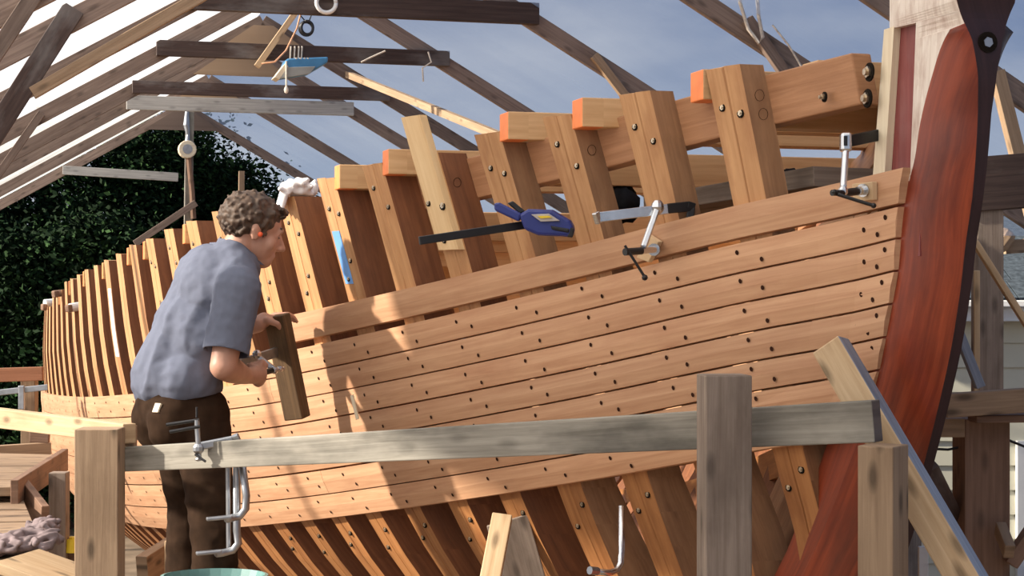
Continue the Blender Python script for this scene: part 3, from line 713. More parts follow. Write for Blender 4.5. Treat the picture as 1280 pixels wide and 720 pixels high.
# steel sliding clamp on the top plank with square pad
cl = clampthing('steel_bar_clamp', 'steel sliding clamp holding the top plank with a diamond shaped plywood pad', W(812, 313, 4.455))
mb = MB(); mb.beam(W(745, 272, 4.415), W(835, 261, 4.465), .010, .026); mb.build('bar', M['steel'], cl, bevel=.002)
mb = MB(); mb.beam(W(744, 274, 4.410), W(749, 271, 4.420), .014, .03); mb.build('bar_stop', M['steel'], cl, bevel=.002)
mb = MB(); mb.beam(W(833, 261, 4.465), W(862, 258, 4.485), .014, .026); mb.beam(W(858, 256, 4.483), W(868, 259, 4.489), .016, .02); mb.beam(W(864, 259, 4.487), W(862, 279, 4.487), .016, .020, up=Vector((1, 0, 0))); mb.build('fixed_jaw', M['black'], cl, bevel=.003)
mb = MB(); mb.ball(W(822, 259, 4.455), .017, 12, 0, (1, 1, 1.15)); mb.beam(W(821, 262, 4.452), W(804, 310, 4.415), .016, .022, up=Vector((0, 1, 0))); mb.build('sliding_arm', M['steel'], cl, bevel=.004)
mb = MB(); mb.tube([W(800, 314, 4.405), W(818, 312, 4.455)], .008, 10); mb.tube([W(816, 312, 4.45), W(818, 312, 4.53)], .009, 10); mb.tube([W(817, 312, 4.50), W(819, 312, 4.535)], .016, 12); mb.build('screw', M['steel'], cl)
mb = MB(); mb.tube([W(781, 315, 4.375), W(802, 313.5, 4.410)], .0095, 10); mb.build('grip', M['black'], cl)
mb = MB(); mb.tube([W(781, 307, 4.375), W(805, 345, 4.375)], .0035, 8); mb.ball(W(806, 347, 4.375), .008, 8); mb.build('tommy_bar', M['black'], cl)
def on_hull(x, y, off):
    b = .4; z = .1
    for it in range(30):
        s = s_at(x, b); z = z_at(y, s, b); b = .6*b+.4*(hb(s, z)+off)
    return SH(s, b, z)
def pad(name, pts, d, label):
    p = [on_hull(x, y, PT+.002) for x, y in pts]; mb = MB(); mb.prism(p, NO*.013); return tag(mb.build(name, M['ply'], None, bevel=.002), label, 'pad')
pad('plywood_pad', [(801, 322), (815, 293), (829, 302), (816, 328)], 4.41, 'diamond shaped plywood pad under the steel clamp screw')
# steel clamp at the bow end of the top plank
cl = clampthing('steel_bar_clamp', 'upright steel clamp gripping the top plank end beside the stem', W(1070, 240, 3.920))
mb = MB(); mb.beam(W(1063, 176, 3.940), W(1102, 168, 4.000), .012, .026); mb.build('bar', M['black'], cl, bevel=.002)
mb = MB(); mb.beam(W(1057, 166, 3.920), W(1057, 190, 3.920), .024, .032, up=Vector((0, 1, 0))); mb.beam(W(1057, 188, 3.915), W(1054, 236, 3.880), .014, .02, up=Vector((0, 1, 0))); mb.build('sliding_arm', M['steel'], cl, bevel=.006)
mb = MB(); mb.beam(W(1057, 170, 3.901), W(1057, 182, 3.901), .008, .004, up=Vector((0, 1, 0))); mb.build('slot', M['black'], cl)
mb = MB(); mb.tube([W(1040, 241, 3.850), W(1054, 241, 3.870)], .007, 10); mb.tube([W(1056, 241, 3.880), W(1073, 239, 3.905)], .009, 10); mb.build('grip', M['black'], cl)
mb = MB(); mb.ball(W(1054, 239, 3.875), .012, 10); mb.tube([W(1072, 239, 3.900), W(1079, 238, 3.925)], .010, 12); mb.tube([W(1078, 238, 3.920), W(1083, 237.5, 3.935)], .015, 12); mb.build('screw', M['steel'], cl)
mb = MB(); mb.tube([W(1047, 243, 3.850), W(1092, 257, 3.840)], .004, 8); mb.ball(W(1092, 257, 3.840), .0065, 8); mb.ball(W(1043, 240, 3.850), .0065, 8); mb.build('tommy_bar', M['black'], cl)
pad('plywood_pad', [(1071, 230), (1097, 227), (1097, 250), (1073, 253)], 4.0, 'square plywood pad under the clamp beside the stem')
# blue quick clamp
cl = clampthing('blue_bar_clamp', 'blue quick release bar clamp sticking out between the ribs', W(690, 280, 4.72))
mb = MB(); mb.beam(W(524, 301, 4.60), W(690, 276, 4.74), .012, .022); mb.build('bar', M['black'], cl, bevel=.002)
mb = MB(); body = [(648, 268), (660, 261), (690, 262), (712, 275), (717, 284), (714, 296), (672, 294), (655, 287)]
mb.prism([W(x, y, 4.66) for x, y in body], Vector((.008, .045, 0))); mb.build('body', M['blue'], cl, bevel=.008)
mb = MB(); mb.prism([W(x, y, 4.652) for x, y in ((664, 268), (686, 267), (700, 276), (676, 277))], Vector((0, .012, 0))); mb.build('label_plate', M['bluelabel'], cl, bevel=.001)
mb = MB(); mb.prism([W(x, y, 4.648) for x, y in ((672, 270), (686, 269.5), (690, 272), (676, 273))], Vector((0, .012, 0))); mb.build('yellow_mark', M['yellow'], cl)
mb = MB(); mb.prism([W(x, y, 4.66) for x, y in ((617, 254), (624, 253), (652, 267), (648, 277), (618, 263))], Vector((.004, .03, 0))); mb.build('handle', M['blue'], cl, bevel=.005)
mb = MB(); mb.prism([W(x, y, 4.68) for x, y in ((634, 254), (641, 251), (657, 264), (650, 267))], Vector((0, .02, 0))); mb.build('trigger', M['black'], cl, bevel=.003)
mb = MB(); mb.prism([W(x, y, 4.655) for x, y in ((688, 282), (712, 286), (711, 291), (690, 287))], Vector((0, .01, 0))); mb.prism([W(x, y, 4.66) for x, y in ((712, 283), (718, 286), (716, 297), (709, 296))], Vector((0, .045, 0))); mb.build('jaw_pad', M['black'], cl, bevel=.003)
# ---- clamp hung below the planking
cl = tag(empty('hooked_steel_bar', W(777, 670, 4.7)), 'bent steel clamp bar hanging between lower ribs under the planking', 'clamp')
mb = MB(); mb.tube([W(777, 632, 4.7), W(777, 690, 4.68), W(776, 704, 4.67), W(771, 713, 4.66), W(762, 716, 4.64), W(740, 714, 4.6)], .0085, 10); mb.build('bent_bar', M['steel'], cl, smooth=True)
mb = MB(); mb.tube([W(747, 714, 4.61), W(737, 713, 4.59)], .011, 8); mb.build('jaw', M['dullsteel'], cl)
# ---- two deep clamps hung on the rail
def dr(x):
    r = (x-640)/F_PX; t = (r*r0.y-r0.x)/((r1.x-r0.x)-r*(r1.y-r0.y)); return r0.y+(r1.y-r0.y)*t
d0 = dr(250)-.06
cl = tag(empty('deep_steel_clamp', W(250, 560, d0)), 'steel deep reach clamp resting on the long rail in front of the trousers', 'clamp')
mb = MB(); mb.beam(W(244, 559, d0), W(300, 548, d0+.02), .014, .022); mb.beam(W(293, 543, d0+.015), W(299, 557, d0+.02), .02, .02, up=Vector((1, 0, 0))); mb.build('arm', M['dullsteel'], cl, bevel=.004)
mb = MB(); mb.tube([W(249, 576, d0-.01), W(246, 525, d0-.01)], .007, 10); mb.ball(W(248, 561, d0-.01), .016, 10); mb.ball(W(248, 574, d0-.01), .010, 8, 0, (1, 1, .6)); mb.build('screw', M['dullsteel'], cl)
mb = MB(); mb.tube([W(208, 531, d0-.01), W(249, 525, d0-.01)], .0045, 8); mb.build('tommy_bar', M['black'], cl); mb = MB(); mb.tube([W(212, 540, d0-.04), W(250, 533, d0-.02)], .0045, 8); mb.build('tommy_bar', M['black'], cl); mb = MB(); mb.tube([W(246, 522, d0-.01), W(246, 509, d0-.01)], .0035, 8); mb.build('screw_tip', M['black'], cl); mb = MB(); mb.tube([W(244, 568, d0-.02), W(257, 577, d0-.03)], .0035, 8); mb.build('tommy_bar', M['black'], cl)
dd = dr(300)+.06
for q, (xt, yl, xl, lab) in enumerate(((306, 648, 258, 'shorter bent steel clamp bar hanging behind the long rail'), (297, 691, 245, 'longer bent steel clamp bar hanging behind the long rail'))):
    e = dd+.03*q
    cl = tag(empty('bent_steel_clamp', W(xt, 600, e)), lab, 'clamp')
    mb = MB(); mb.tube([W(xt-4*(1-q)-1*q, 575, e), W(xt+2*(1-q)-q, yl-28, e), W(xt+1, yl-12, e), W(xt-6, yl-3, e), W(xt-18, yl, e-.01), W(xl+26, yl+1, e-.03)], .0105, 10); mb.build('bent_bar', M['dullsteel'], cl, smooth=True)
    mb = MB(); mb.beam(W(xl, yl+1, e-.05), W(xl+32, yl-2, e-.03), .02, .010); mb.build('jaw', M['dullsteel'], cl, bevel=.003)
    mb = MB(); mb.tube([W(xt-10-2*q, 575, e+.02), W(xt-9-2*q, yl-6, e+.02)], .007, 8); mb.build('side_rod', M['dullsteel'], cl)
# small pipe clamps on the far ribs
for (x0, y0, x1, y1, dpt, lab) in ((87, 385, 104, 382, 9.3, 'white pipe clamp end poking out of the upper stern ribs'), (56, 379, 70, 378, 10.6, 'tiny white pipe clamp end at the outermost rib'), (70, 367, 92, 365, 9.9, 'rusty clamp jaw on top of the far ribs')):
    cl = tag(empty('pipe_clamp', W(x0, y0, dpt)), lab, 'clamp'); mb = MB(); mb.tube([W(x0, y0, dpt), W(x1, y1, dpt+.05)], .024 if x0 != 70 else .02, 12); mb.tube([W(x1, y1, dpt+.05), W(x1+1.5, y1, dpt+.055)], .026, 12, 1); mb.build('pipe', [M['trimwhite'] if x0 != 70 else M['redlumber'], M['black']], cl)
    mb = MB(); mb.beam(W(x0-4, y0+(5 if x0 == 56 else 1), dpt-.02), W(x0+2, y0+(5 if x0 == 56 else 0), dpt), .04, .04); mb.build('jaw', M['redlumber'] if x0 != 118 else M['dullsteel'], cl, bevel=.008)
# ---- clamping block held by the man, and its clamp
blk0, blk1 = W(346, 394, 6.00), W(372, 523, 6.04)
mb = MB(); mb.beam(blk0, blk1, .075, .055, up=Vector((-.45, -.9, 0))); blk = mb.build('clamping_block', M['blockwood'], None, bevel=.004); tag(blk, 'rough brown wooden block held upright across the plank end by the man', 'block')
cl = tag(empty('screw_clamp', W(330, 460, 5.85)), 'small steel screw clamp in the right hand of the man', 'clamp')
mb = MB(); mb.beam(W(292, 458, 5.78), W(346, 440, 5.98), .012, .034); mb.build('bar', M['dullsteel'], cl, bevel=.002)
mb = MB(); mb.ball(W(321, 443, 5.84), .016, 10); mb.beam(W(321, 445, 5.84), W(343, 462, 5.86), .014, .020); mb.build('arm', M['steel'], cl, bevel=.003)
mb = MB(); mb.tube([W(318, 469, 5.76), W(340, 463, 5.84)], .010, 10); mb.build('grip', M['black'], cl)
mb = MB(); mb.tube([W(338, 464, 5.83), W(354, 461, 5.90)], .008, 10); mb.ball(W(343, 463, 5.85), .013, 10); mb.ball(W(350, 461, 5.88), .011, 10); mb.build('screw', M['steel'], cl)
# chip of pale wood stuck on the planking
lumber('wood_sliver', W(440, 494, 5.7), W(447, 524, 5.68), .012, .004, M['cream'], 'thin pale sliver standing out from the planking beside the block', 'sliver', up=Vector((-.5, -.8, 0)), bevel=0)
# white cloth over a rib head
# things inside the hull: black bags, plank
def lump(name, c, r, sc, mat, label, cat, seed=0):
    mb = MB(); mb.ball((0, 0, 0), 1, 20); o = mb.build(name, mat, None, smooth=True)
    for v in o.data.vertices:
        n_ = noise.noise(v.co*2.2+Vector((seed, 0, 0)))*.35+noise.noise(v.co*5+Vector((seed, 5, 0)))*.16; v.co = Vector((v.co.x*sc[0], v.co.y*sc[1], v.co.z*sc[2]))*r*(1+n_)
    o.location = c; return tag(o, label, cat)
lump('black_bag', W(776, 256, 5.35), .055, (1.0, .8, 1.1), M['blackcloth'], 'crumpled black bag seen between two ribs', 'bag', 3)
lump('black_bundle', W(986, 222, 4.62), .035, (1.2, .8, .65), M['blackcloth'], 'black cloth bundle inside the bow', 'bag', 8)
lumber('inner_plank', W(1062, 222, 4.35), W(845, 258, 5.05), .22, .05, M['greypost'], 'grey staging plank lying inside the bow', 'plank')

# ---- hanging lamp and cords
k = 1.2
def tp(x, y, dy=0.0): return t_from_px(k, x, y)-AX*dy
lamp = empty('hanging_work_lamp', tp(368, 95, .25)); tag(lamp, 'blue hanging work lamp roped to the dark collar beam', 'lamp')
A_ = [tp(348, 80, .3), tp(402, 78, .3), tp(399, 90, .45), tp(386, 96, .45), tp(350, 91, .45)]
mb = MB(); mb.prism([tp(349, 82, .3), tp(352, 80, .3), tp(401, 78, .3), tp(400, 85, .3), tp(378, 98, .3), tp(340, 104, .3)], AX*.16); mb.build('housing', M['lampblue'], lamp, bevel=.01)
mb = MB(); mb.prism([tp(350, 91, .305), tp(385, 90, .305), tp(378, 99, .305), tp(342, 105, .305)], -AX*.008); mb.build('lamp_glass', M['lampgrey'], lamp, bevel=.003)
mb = MB(); mb.prism([tp(335, 103, .31), tp(348, 86, .31), tp(352, 90, .31), tp(341, 106, .31)], AX*.16); mb.build('end_cap', M['cream'], lamp, bevel=.003)
mb = MB(); mb.tube([tp(349, 84, .32), tp(349, 118, .32)], .006, 8); mb.ball(tp(349, 119, .32), .016, 8, 0, (1, 1, 1.6)); mb.build('pull_cord', M['rope'], lamp)
mb = MB()
for x in (361, 366, 371, 375): mb.tube([tp(x, 60, .09), tp(x-1, 79, .09), tp(x+1, 80, .3)], .006, 6)
mb.build('rope_wrap', M['rope'], lamp)
mb = MB(); mb.beam(tp(368, 16, .12), tp(318, 86, .12), .04, .05, up=AX); tag(mb.build('tan_stick', M['pine'], None, bevel=.003), 'tan stick leaning across the dark beam beside the lamp', 'stick')
mb = MB(); mb.tube([tp(372, 18, .16), tp(366, 40, .18), tp(352, 68, .2), tp(338, 82, .2), tp(322, 84, .2)], .006, 8); tag(mb.build('orange_cord', M['ropeorange'], None, smooth=True), 'pale orange electric cord drooping beside the lamp', 'cord')
mb = MB(); mb.tube([tp(372, 16, .16), tp(400, 14, .16), tp(425, 5, .16), tp(445, -8, .16)], .007, 8); tag(mb.build('orange_cord', M['ropeorange'], None, smooth=True), 'pale orange cord stretched up over the mottled collar beam', 'cord')
def ring_thing(name, x, y, R, r, mat, label, cat, kk, dy, n=20, loops=1):
    mb = MB()
    for l in range(loops):
        c = t_from_px(kk, x, y)-AX*(dy+.02*l); mb.tube([c+PV*R*math.cos(2*math.pi*q/n+l)*(1-.06*l)+UP*R*math.sin(2*math.pi*q/n+l) for q in range(n+1)], r, 8)
    return tag(mb.build(name, mat, None, smooth=True), label, cat)
ring_thing('cable_coil', 378, 40, .045, .010, M['black'], 'coil of black cable hanging above the lamp', 'coil', 1.2, .16, loops=3)
mb = MB(); mb.tube([tp(378, 32, .16), tp(371, 24, .16), tp(376, 17, .16), tp(385, 22, .16), tp(381, 32, .16)], .005, 6); tag(mb.build('hanging_cable_loop', M['black'], None), 'loop of black cord above the cable coil', 'cord')
ring_thing('white_ring', 404, 7, .055, .012, M['trimwhite'], 'white plastic ring on the mottled collar beam', 'ring', 1.0, .10)
mb = MB(); P = [t_from_px(.82, x, y)-AX*.1 for x, y in ((912, -30), (915, 8), (925, 40), (938, 57), (943, 50), (938, 25), (934, -30))]
tag(mb.tube(P, .009, 8).build('rope_loop', M['rope'], None, smooth=True), 'white rope loop hanging from the near rafter', 'rope')
mb = MB(); P = [t_from_px(.82, x, y)-AX*.1 for x, y in ((955, 35), (975, 60), (990, 85), (1004, 100))]; tag(mb.tube(P, .005, 8).build('rope_loop', M['rope'], None, smooth=True), 'thin cord running down beside the rafter brace', 'rope')
for (pp, lab) in (([(448, 80), (460, 74), (478, 66)], 'thin white cord tied on the dark beam right of the lamp'), ([(531, 67), (535, 80), (524, 87), (525, 104)], 'white string dangling from the dark beam end')):
    mb = MB(); tag(mb.tube([tp(x, y, .1) for x, y in pp], .006, 6).build('white_string', M['rope'], None), lab, 'string')
# ---- hoist pole at the end of the shed
kk = 2.0
hp = empty('hoist_pole', t_from_px(kk, 228, 300)-AX*.3); tag(hp, 'grey hoist pole with a pulley block under the end gable', 'hoist'); tq = lambda x, y, dy=.3: t_from_px(kk, x, y)-AX*dy
mb = MB(); mb.beam(tq(234, 143), Vector((tq(226, 300).x, tq(226, 300).y, 0)), .09, .07, up=AX); mb.build('pole', M['grey'], hp, bevel=.004)
mb = MB(); mb.tube([tq(230, 190, .42), tq(230, 190, .30)], .10, 16); mb.build('pulley', M['cream'], hp, bevel=.01)
mb = MB(); mb.tube([tq(230, 190, .425), tq(230, 190, .28)], .055, 12); mb.build('pulley_hub', M['dullsteel'], hp)
mb = MB(); mb.tube([tq(230, 142, .36), tq(229, 160, .36), tq(231, 172, .36), tq(230, 182, .36)], [.02, .035, .02, .03], 8); mb.build('hook', M['dullsteel'], hp)
mb = MB(); mb.tube([tq(232, 200, .36), tq(236, 240, .36), tq(238, 275, .36)], .03, 8); mb.build('strap', M['redlumber'], hp)
lumber('hoist_brace', tq(165, 306, .45), tq(240, 256, .45), .05, .075, M['rafter'], 'brown slanting board leading up to the hoist pole', 'board')
lumber('far_upright', t_from_px(1.9, 301, 300), t_from_px(1.9, 302, 214), .06, .06, M['pinedull'], 'thin pale upright standing behind the head of the man', 'post', up=AX)

# ================================================================ the man
MD = 5.64
def Q(px, py, dd=0.0): return W(px, py, MD+dd)
def capsule(bm, p0, r0, p1, r1, n=16):
    p0, p1 = Vector(p0), Vector(p1); d = p1-p0; L = d.length; d = d.normalized() if L > 1e-6 else UP.copy(); a = d.orthogonal().normalized(); b = d.cross(a)
    prof = [(-r0*math.cos(t), r0*math.sin(t)) for t in [math.pi/2*q/4 for q in range(5)]]+[(L+r1*math.sin(t), r1*math.cos(t)) for t in [math.pi/2*q/4 for q in range(5)]]
    rings = []
    for x, r in prof:
        rings.append([bm.verts.new(p0+d*x+(a*math.cos(2*math.pi*k/n)+b*math.sin(2*math.pi*k/n))*max(r, .0004)) for k in range(n)])
    for i in range(len(rings)-1):
        for k in range(n): bm.faces.new([rings[i][k], rings[i][(k+1) % n], rings[i+1][(k+1) % n], rings[i+1][k]])
    bm.faces.new(rings[0][::-1]); bm.faces.new(rings[-1])
def ell(bm, c, ax, rad, n=18):       # ax: three axis vectors
    mt = Matrix((ax[0]*rad[0], ax[1]*rad[1], ax[2]*rad[2])).transposed()
    r = bmesh.ops.create_uvsphere(bm, u_segments=n, v_segments=n//2+2, radius=1.0)
    for v in r['verts']: v.co = mt @ v.co+Vector(c)
def remeshed(name, bm, voxel, smooth, mat, parent=None, fn=None):
    me = bpy.data.meshes.new(name+'_raw'); bmesh.ops.recalc_face_normals(bm, faces=bm.faces); bm.to_mesh(me); bm.free()
    o = bpy.data.objects.new(name+'_raw', me); COL.objects.link(o)
    m = o.modifiers.new('r', 'REMESH'); m.mode = 'VOXEL'; m.voxel_size = voxel; m.adaptivity = 0
    if smooth: s = o.modifiers.new('s', 'SMOOTH'); s.iterations = smooth; s.factor = .5
    dg = bpy.context.evaluated_depsgraph_get(); m2 = bpy.data.meshes.new_from_object(o.evaluated_get(dg)); bpy.data.objects.remove(o); bpy.data.meshes.remove(me)
    m2.name = name
    if fn:
        m2.calc_loop_triangles(); nr = [v.normal.copy() for v in m2.vertices]
        for v, n_ in zip(m2.vertices, nr): v.co = v.co+n_*fn(v.co)
    m2.materials.clear(); m2.materials.append(mat); m2.polygons.foreach_set('use_smooth', [True]*len(m2.polygons))
    r = bpy.data.objects.new(name, m2); COL.objects.link(r)
    if parent: r.parent = parent; r.matrix_parent_inverse = parent.matrix_world.inverted()
    return r
FB = Vector((.81, .587, 0)); RB = Vector((.587, -.81, 0))                  # body: facing the hull, right hand side
FS = Vector((.97, .22, 0)); RS = Vector((.22, -.97, 0))                     # shoulders twisted
FH = Vector((.92, .37, -.30)).normalized(); RH = FH.cross(UP).normalized(); UH = RH.cross(FH).normalized()
# joints
pelvis = Q(223, 508, 0); waist = Q(222, 478, .0); rib_c = Q(243, 420, .03); chest = Q(266, 366, .06); girdle = Q(285, 332, .09); neck = Q(300, 316, .11)
hipR, hipL = pelvis+RB*.08-UP*.03+FB*.035, pelvis-RB*.07-UP*.03+FB*.035
kneeR, kneeL = Q(267, 655, -.13), Q(238, 640, .14)
ankR, ankL = Q(272, 823, -.16), Q(226, 823, .10)
shR, elR, wrR = Q(297, 362, -.10), Q(279, 458, -.17), Q(307, 470, .04)
shL, elL, wrL = Q(272, 340, .25), Q(296, 405, .36), Q(322, 406, .33)
HC = Q(317, 288, .09)
hl = lambda x, y, z: HC+FH*x-RH*y+UH*z
bm = bmesh.new()
# head
I3 = (FH, -RH, UH)
ell(bm, hl(-.012, 0, .030), I3, (.096, .076, .088)); ell(bm, hl(.026, 0, -.025), I3, (.066, .060, .085)); ell(bm, hl(.046, 0, -.086), I3, (.042, .034, .027))
capsule(bm, hl(.083, 0, .014), .007, hl(.110, 0, -.030), .0105); capsule(bm, hl(.098, -.010, -.036), .008, hl(.098, .010, -.036), .008)
capsule(bm, hl(.079, -.034, .022), .011, hl(.079, .034, .022), .011); capsule(bm, hl(.080, -.018, -.062), .010, hl(.080, .018, -.062), .010); capsule(bm, hl(.078, -.015, -.074), .009, hl(.078, .015, -.074), .009)
for sd in (-1, 1):
    ell(bm, hl(.070, sd*.030, .004), I3, (.013, .015, .011)); ell(bm, hl(.052, sd*.045, -.03), I3, (.022, .018, .025))
    ell(bm, hl(-.008, sd*.076, -.012), I3, (.017, .009, .028)); ell(bm, hl(-.014, sd*.082, -.002), I3, (.014, .008, .019))
capsule(bm, hl(-.028, 0, -.06), .056, neck-UP*.01, .060)
# trunk, arms, legs under the clothes
capsule(bm, neck-UP*.02, .06, girdle, .08); capsule(bm, girdle-UP*.02, .085, chest, .11); capsule(bm, chest, .115, waist, .11); capsule(bm, waist, .11, pelvis, .12)
capsule(bm, girdle+RS*.02-UP*.03, .05, shR, .05); capsule(bm, girdle-UP*.03, .05, shL-UP*.01, .05)
for a, b, c in ((shR, elR, wrR), (shL, elL, wrL)):
    capsule(bm, a, .052, a.lerp(b, .55), .047); capsule(bm, a.lerp(b, .55), .047, b, .042); capsule(bm, b, .043, b.lerp(c, .35), .043); capsule(bm, b.lerp(c, .35), .043, c, .028)
for a, b, c in ((hipR, kneeR, ankR), (hipL, kneeL, ankL)):
    capsule(bm, a, .075, b, .05); capsule(bm, b, .05, b.lerp(c, .4), .05); capsule(bm, b.lerp(c, .4), .05, c, .038); capsule(bm, c, .036, c-UP*.03+FB*.10, .03)
# right hand: fist round the clamp grip
hr = Q(320, 468, .12); fw = (Q(338, 463, .20)-Q(318, 469, .12)).normalized(); upv = UP; sdv = fw.cross(upv).normalized()
capsule(bm, wrR, .027, hr-fw*.004+sdv*.012, .030); ell(bm, hr+sdv*.012-upv*.002, (fw, sdv, upv), (.036, .022, .040))
for q in range(4):
    b0 = hr+fw*(-.026+.0185*q)+upv*.026+sdv*.020; r = .0092
    p1 = b0+upv*.008-sdv*.030; p2 = p1-upv*.034-sdv*.010; p3 = p2-upv*.016+sdv*.022
    capsule(bm, b0, r, p1, r); capsule(bm, p1, r, p2, r*.95); capsule(bm, p2, r*.95, p3, r*.85)
t0 = hr-fw*.02+sdv*.02+upv*.015; capsule(bm, t0, .013, t0+fw*.03+upv*.024-sdv*.004, .011); capsule(bm, t0+fw*.03+upv*.024-sdv*.004, .011, t0+fw*.055+upv*.020-sdv*.018, .009)
# left hand: laid over the top of the block, fingers forward
hL = Q(330, 400, .35); fd = (Q(366, 397, .42)-Q(330, 401, .33)).normalized(); nd = UP; sv = fd.cross(nd).normalized()
capsule(bm, wrL, .026, hL, .027); ell(bm, hL+fd*.01, (fd, sv, nd), (.045, .038, .018))
for q, ln in enumerate((.062, .070, .066, .052)):
    b0 = hL+fd*.045+sv*(.030-.0195*q)+nd*.004; p1 = b0+fd*ln*.55+nd*.010; p2 = p1+fd*ln*.40-nd*.012; p3 = p2+fd*.014-nd*.018
    capsule(bm, b0, .0095, p1, .009); capsule(bm, p1, .009, p2, .0085); capsule(bm, p2, .0085, p3, .0075)
t0 = hL+sv*.030-fd*.01; capsule(bm, t0, .013, t0+sv*.022+fd*.026-nd*.014, .011); capsule(bm, t0+sv*.022+fd*.026-nd*.014, .011, t0+sv*.020+fd*.046-nd*.034, .009)
man = remeshed('person', bm, .0048, 5, M['skin']); tag(man, 'person in slate blue shirt and brown trousers bending over a clamp at the planking', 'person')
# shirt: trunk and short sleeves, open hems
def folds(amp, sx, seed):
    def fn(c):
        v = Vector((c.x*sx[0]+seed, c.y*sx[1], c.z*sx[2])); q = noise.noise(v)
        return amp*(1-2*abs(q))*.8+amp*.5*noise.noise(v*2.3)
    return fn
bm = bmesh.new()
TX = (FS, RS, UP)
ell(bm, chest, TX, (.135, .19, .16)); ell(bm, girdle-UP*.01, TX, (.105, .185, .085)); ell(bm, rib_c, ((FB*.6+FS*.4).normalized(), (RB*.6+RS*.4).normalized(), UP), (.138, .178, .17)); ell(bm, waist+UP*.012, (FB, RB, UP), (.138, .172, .13))
capsule(bm, waist+UP*.03-FB*.005, .135, rib_c, .14); capsule(bm, rib_c, .14, chest, .135)
capsule(bm, girdle+RS*.06, .085, shR-UP*.008, .074); capsule(bm, girdle-RS*.06, .085, shL, .07)
slR = shR.lerp(elR, .68)
slL = shL.lerp(elL, .75); capsule(bm, shL, .07, slL, .066)
capsule(bm, neck-UP*.035-FS*.006, .075, neck+UP*.006-FH*.012, .070)
spd = (chest-waist).normalized()
def drape(c):
    t = c.dot(spd); q = c-spd*t; v = Vector((q.x*10+2, q.y*10, t*3.2+q.z*6)); w = max(0, min(1, (chest.z+.05-c.z)/.25))
    r = abs(noise.noise(v)); return (.010*(1-3.2*r) if r < .5 else -.006)*(.35+.65*w)+.003*noise.noise(c*38)
shirt = remeshed('shirt', bm, .0065, 4, M['shirt'], man, drape)
bm = bmesh.new(); capsule(bm, shR-UP*.0+RS*.004, .077, slR, .071); capsule(bm, slR, .072, slR+(elR-shR).normalized()*.05, .073)
sleeve = remeshed('sleeve', bm, .006, 3, M['shirt'], man, lambda c: .0045*noise.noise(Vector((c.x*16, c.y*16, c.z*9)))+.003*noise.noise(c*40))
def cut(o, planes):
    b = bmesh.new(); b.from_mesh(o.data)
    for co, no, test in planes:
        g = [f for f in b.faces if test(f.calc_center_median())]; gv = list({v for f in g for v in f.verts}); ge = list({e for f in g for e in f.edges})
        bmesh.ops.bisect_plane(b, geom=g+gv+ge, plane_co=co, plane_no=no, clear_outer=True)
    b.to_mesh(o.data); b.free(); m = o.modifiers.new('cloth', 'SOLIDIFY'); m.thickness = .005; m.offset = -1
dR = (elR-shR).normalized(); dL = (elL-shL).normalized()
cut(sleeve, [(slR+dR*.035, dR, lambda c: (c-slR).dot(dR) > -.02)])
cut(shirt, [(Q(222, 497, 0), Vector((.15, .05, -1)).normalized(), lambda c: c.z < Q(0, 470).z), (neck+UP*.022, (UP+FH*.35).normalized(), lambda c: c.z > neck.z-.02)])
# collar band, pocket-less back yoke seam
mb = MB(); n = 26; rg = []
for zz, rr in ((-.026, .090), (.006, .082), (.036, .075), (.036, .070), (.0, .074)):
    rg.append([neck-FH*.010-UP*.004+(FS*math.cos(2*math.pi*k/n)*rr*1.03+RS*math.sin(2*math.pi*k/n)*rr)+(UP*.9-FH*.4).normalized()*zz-UP*(.020 if math.cos(2*math.pi*k/n) > .3 else 0)*math.cos(2*math.pi*k/n) for k in range(n)])
mb.loft(rg, 0, False); mb.build('collar', M['shirt'], man, smooth=True)
# trousers
bm = bmesh.new()
ell(bm, pelvis+UP*.0, (FB, RB, UP), (.128, .155, .115)); ell(bm, pelvis-FB*.035-UP*.045+RB*.07, (FB, RB, UP), (.095, .09, .11)); ell(bm, pelvis-FB*.03-UP*.045-RB*.06, (FB, RB, UP), (.095, .085, .11)); ell(bm, waist-UP*.015, (FB, RB, UP), (.125, .158, .075))
for hp_, kn, an, k in ((hipR, kneeR, ankR, 1), (hipL, kneeL, ankL, -1)):
    capsule(bm, hp_+UP*.01, .092, hp_.lerp(kn, .5), .080); capsule(bm, hp_.lerp(kn, .5), .080, kn, .070); capsule(bm, kn, .071, kn.lerp(an, .45), .068); capsule(bm, kn.lerp(an, .45), .068, an+UP*.01, .066)
trs = remeshed('trousers', bm, .0075, 4, M['trouser'], man, folds(.008, (7, 7, 12), 11))
cut(trs, [(Q(222, 476, 0), Vector((-.1, 0, 1)).normalized(), lambda c: c.z > Q(0, 500).z), (ankR+UP*.03, -UP, lambda c: c.z < ankR.z+.1 and (c-ankR).length < .2), (ankL+UP*.03, -UP, lambda c: c.z < ankL.z+.1 and (c-ankL).length < .16)])
mb = MB(); c0 = Q(197, 510, -.12); 
bk = (-FB*.86+RB*.5).normalized(); rt = UP.cross(bk).normalized()
dgp = bpy.context.evaluated_depsgraph_get(); dgp.update()
hit = trs.ray_cast(Vector((0, 0, CZ)), (W(196.5, 510, 1)-Vector((0, 0, CZ))).normalized())
if hit[0]:
    cpt, nn = hit[1], hit[2]; rt = UP.cross(nn).normalized(); u2 = nn.cross(rt).normalized(); u2 = (u2+rt*.12).normalized()
    mb.prism([cpt+nn*.004+rt*a*.013+u2*b*.015 for a, b in ((-1, -1), (1, -1), (1, 1), (-1, 1))], -nn*.01)
    o = mb.build('label_patch', M['cream'], man, bevel=.001); o['label'] = 'small pale patch on the back pocket'
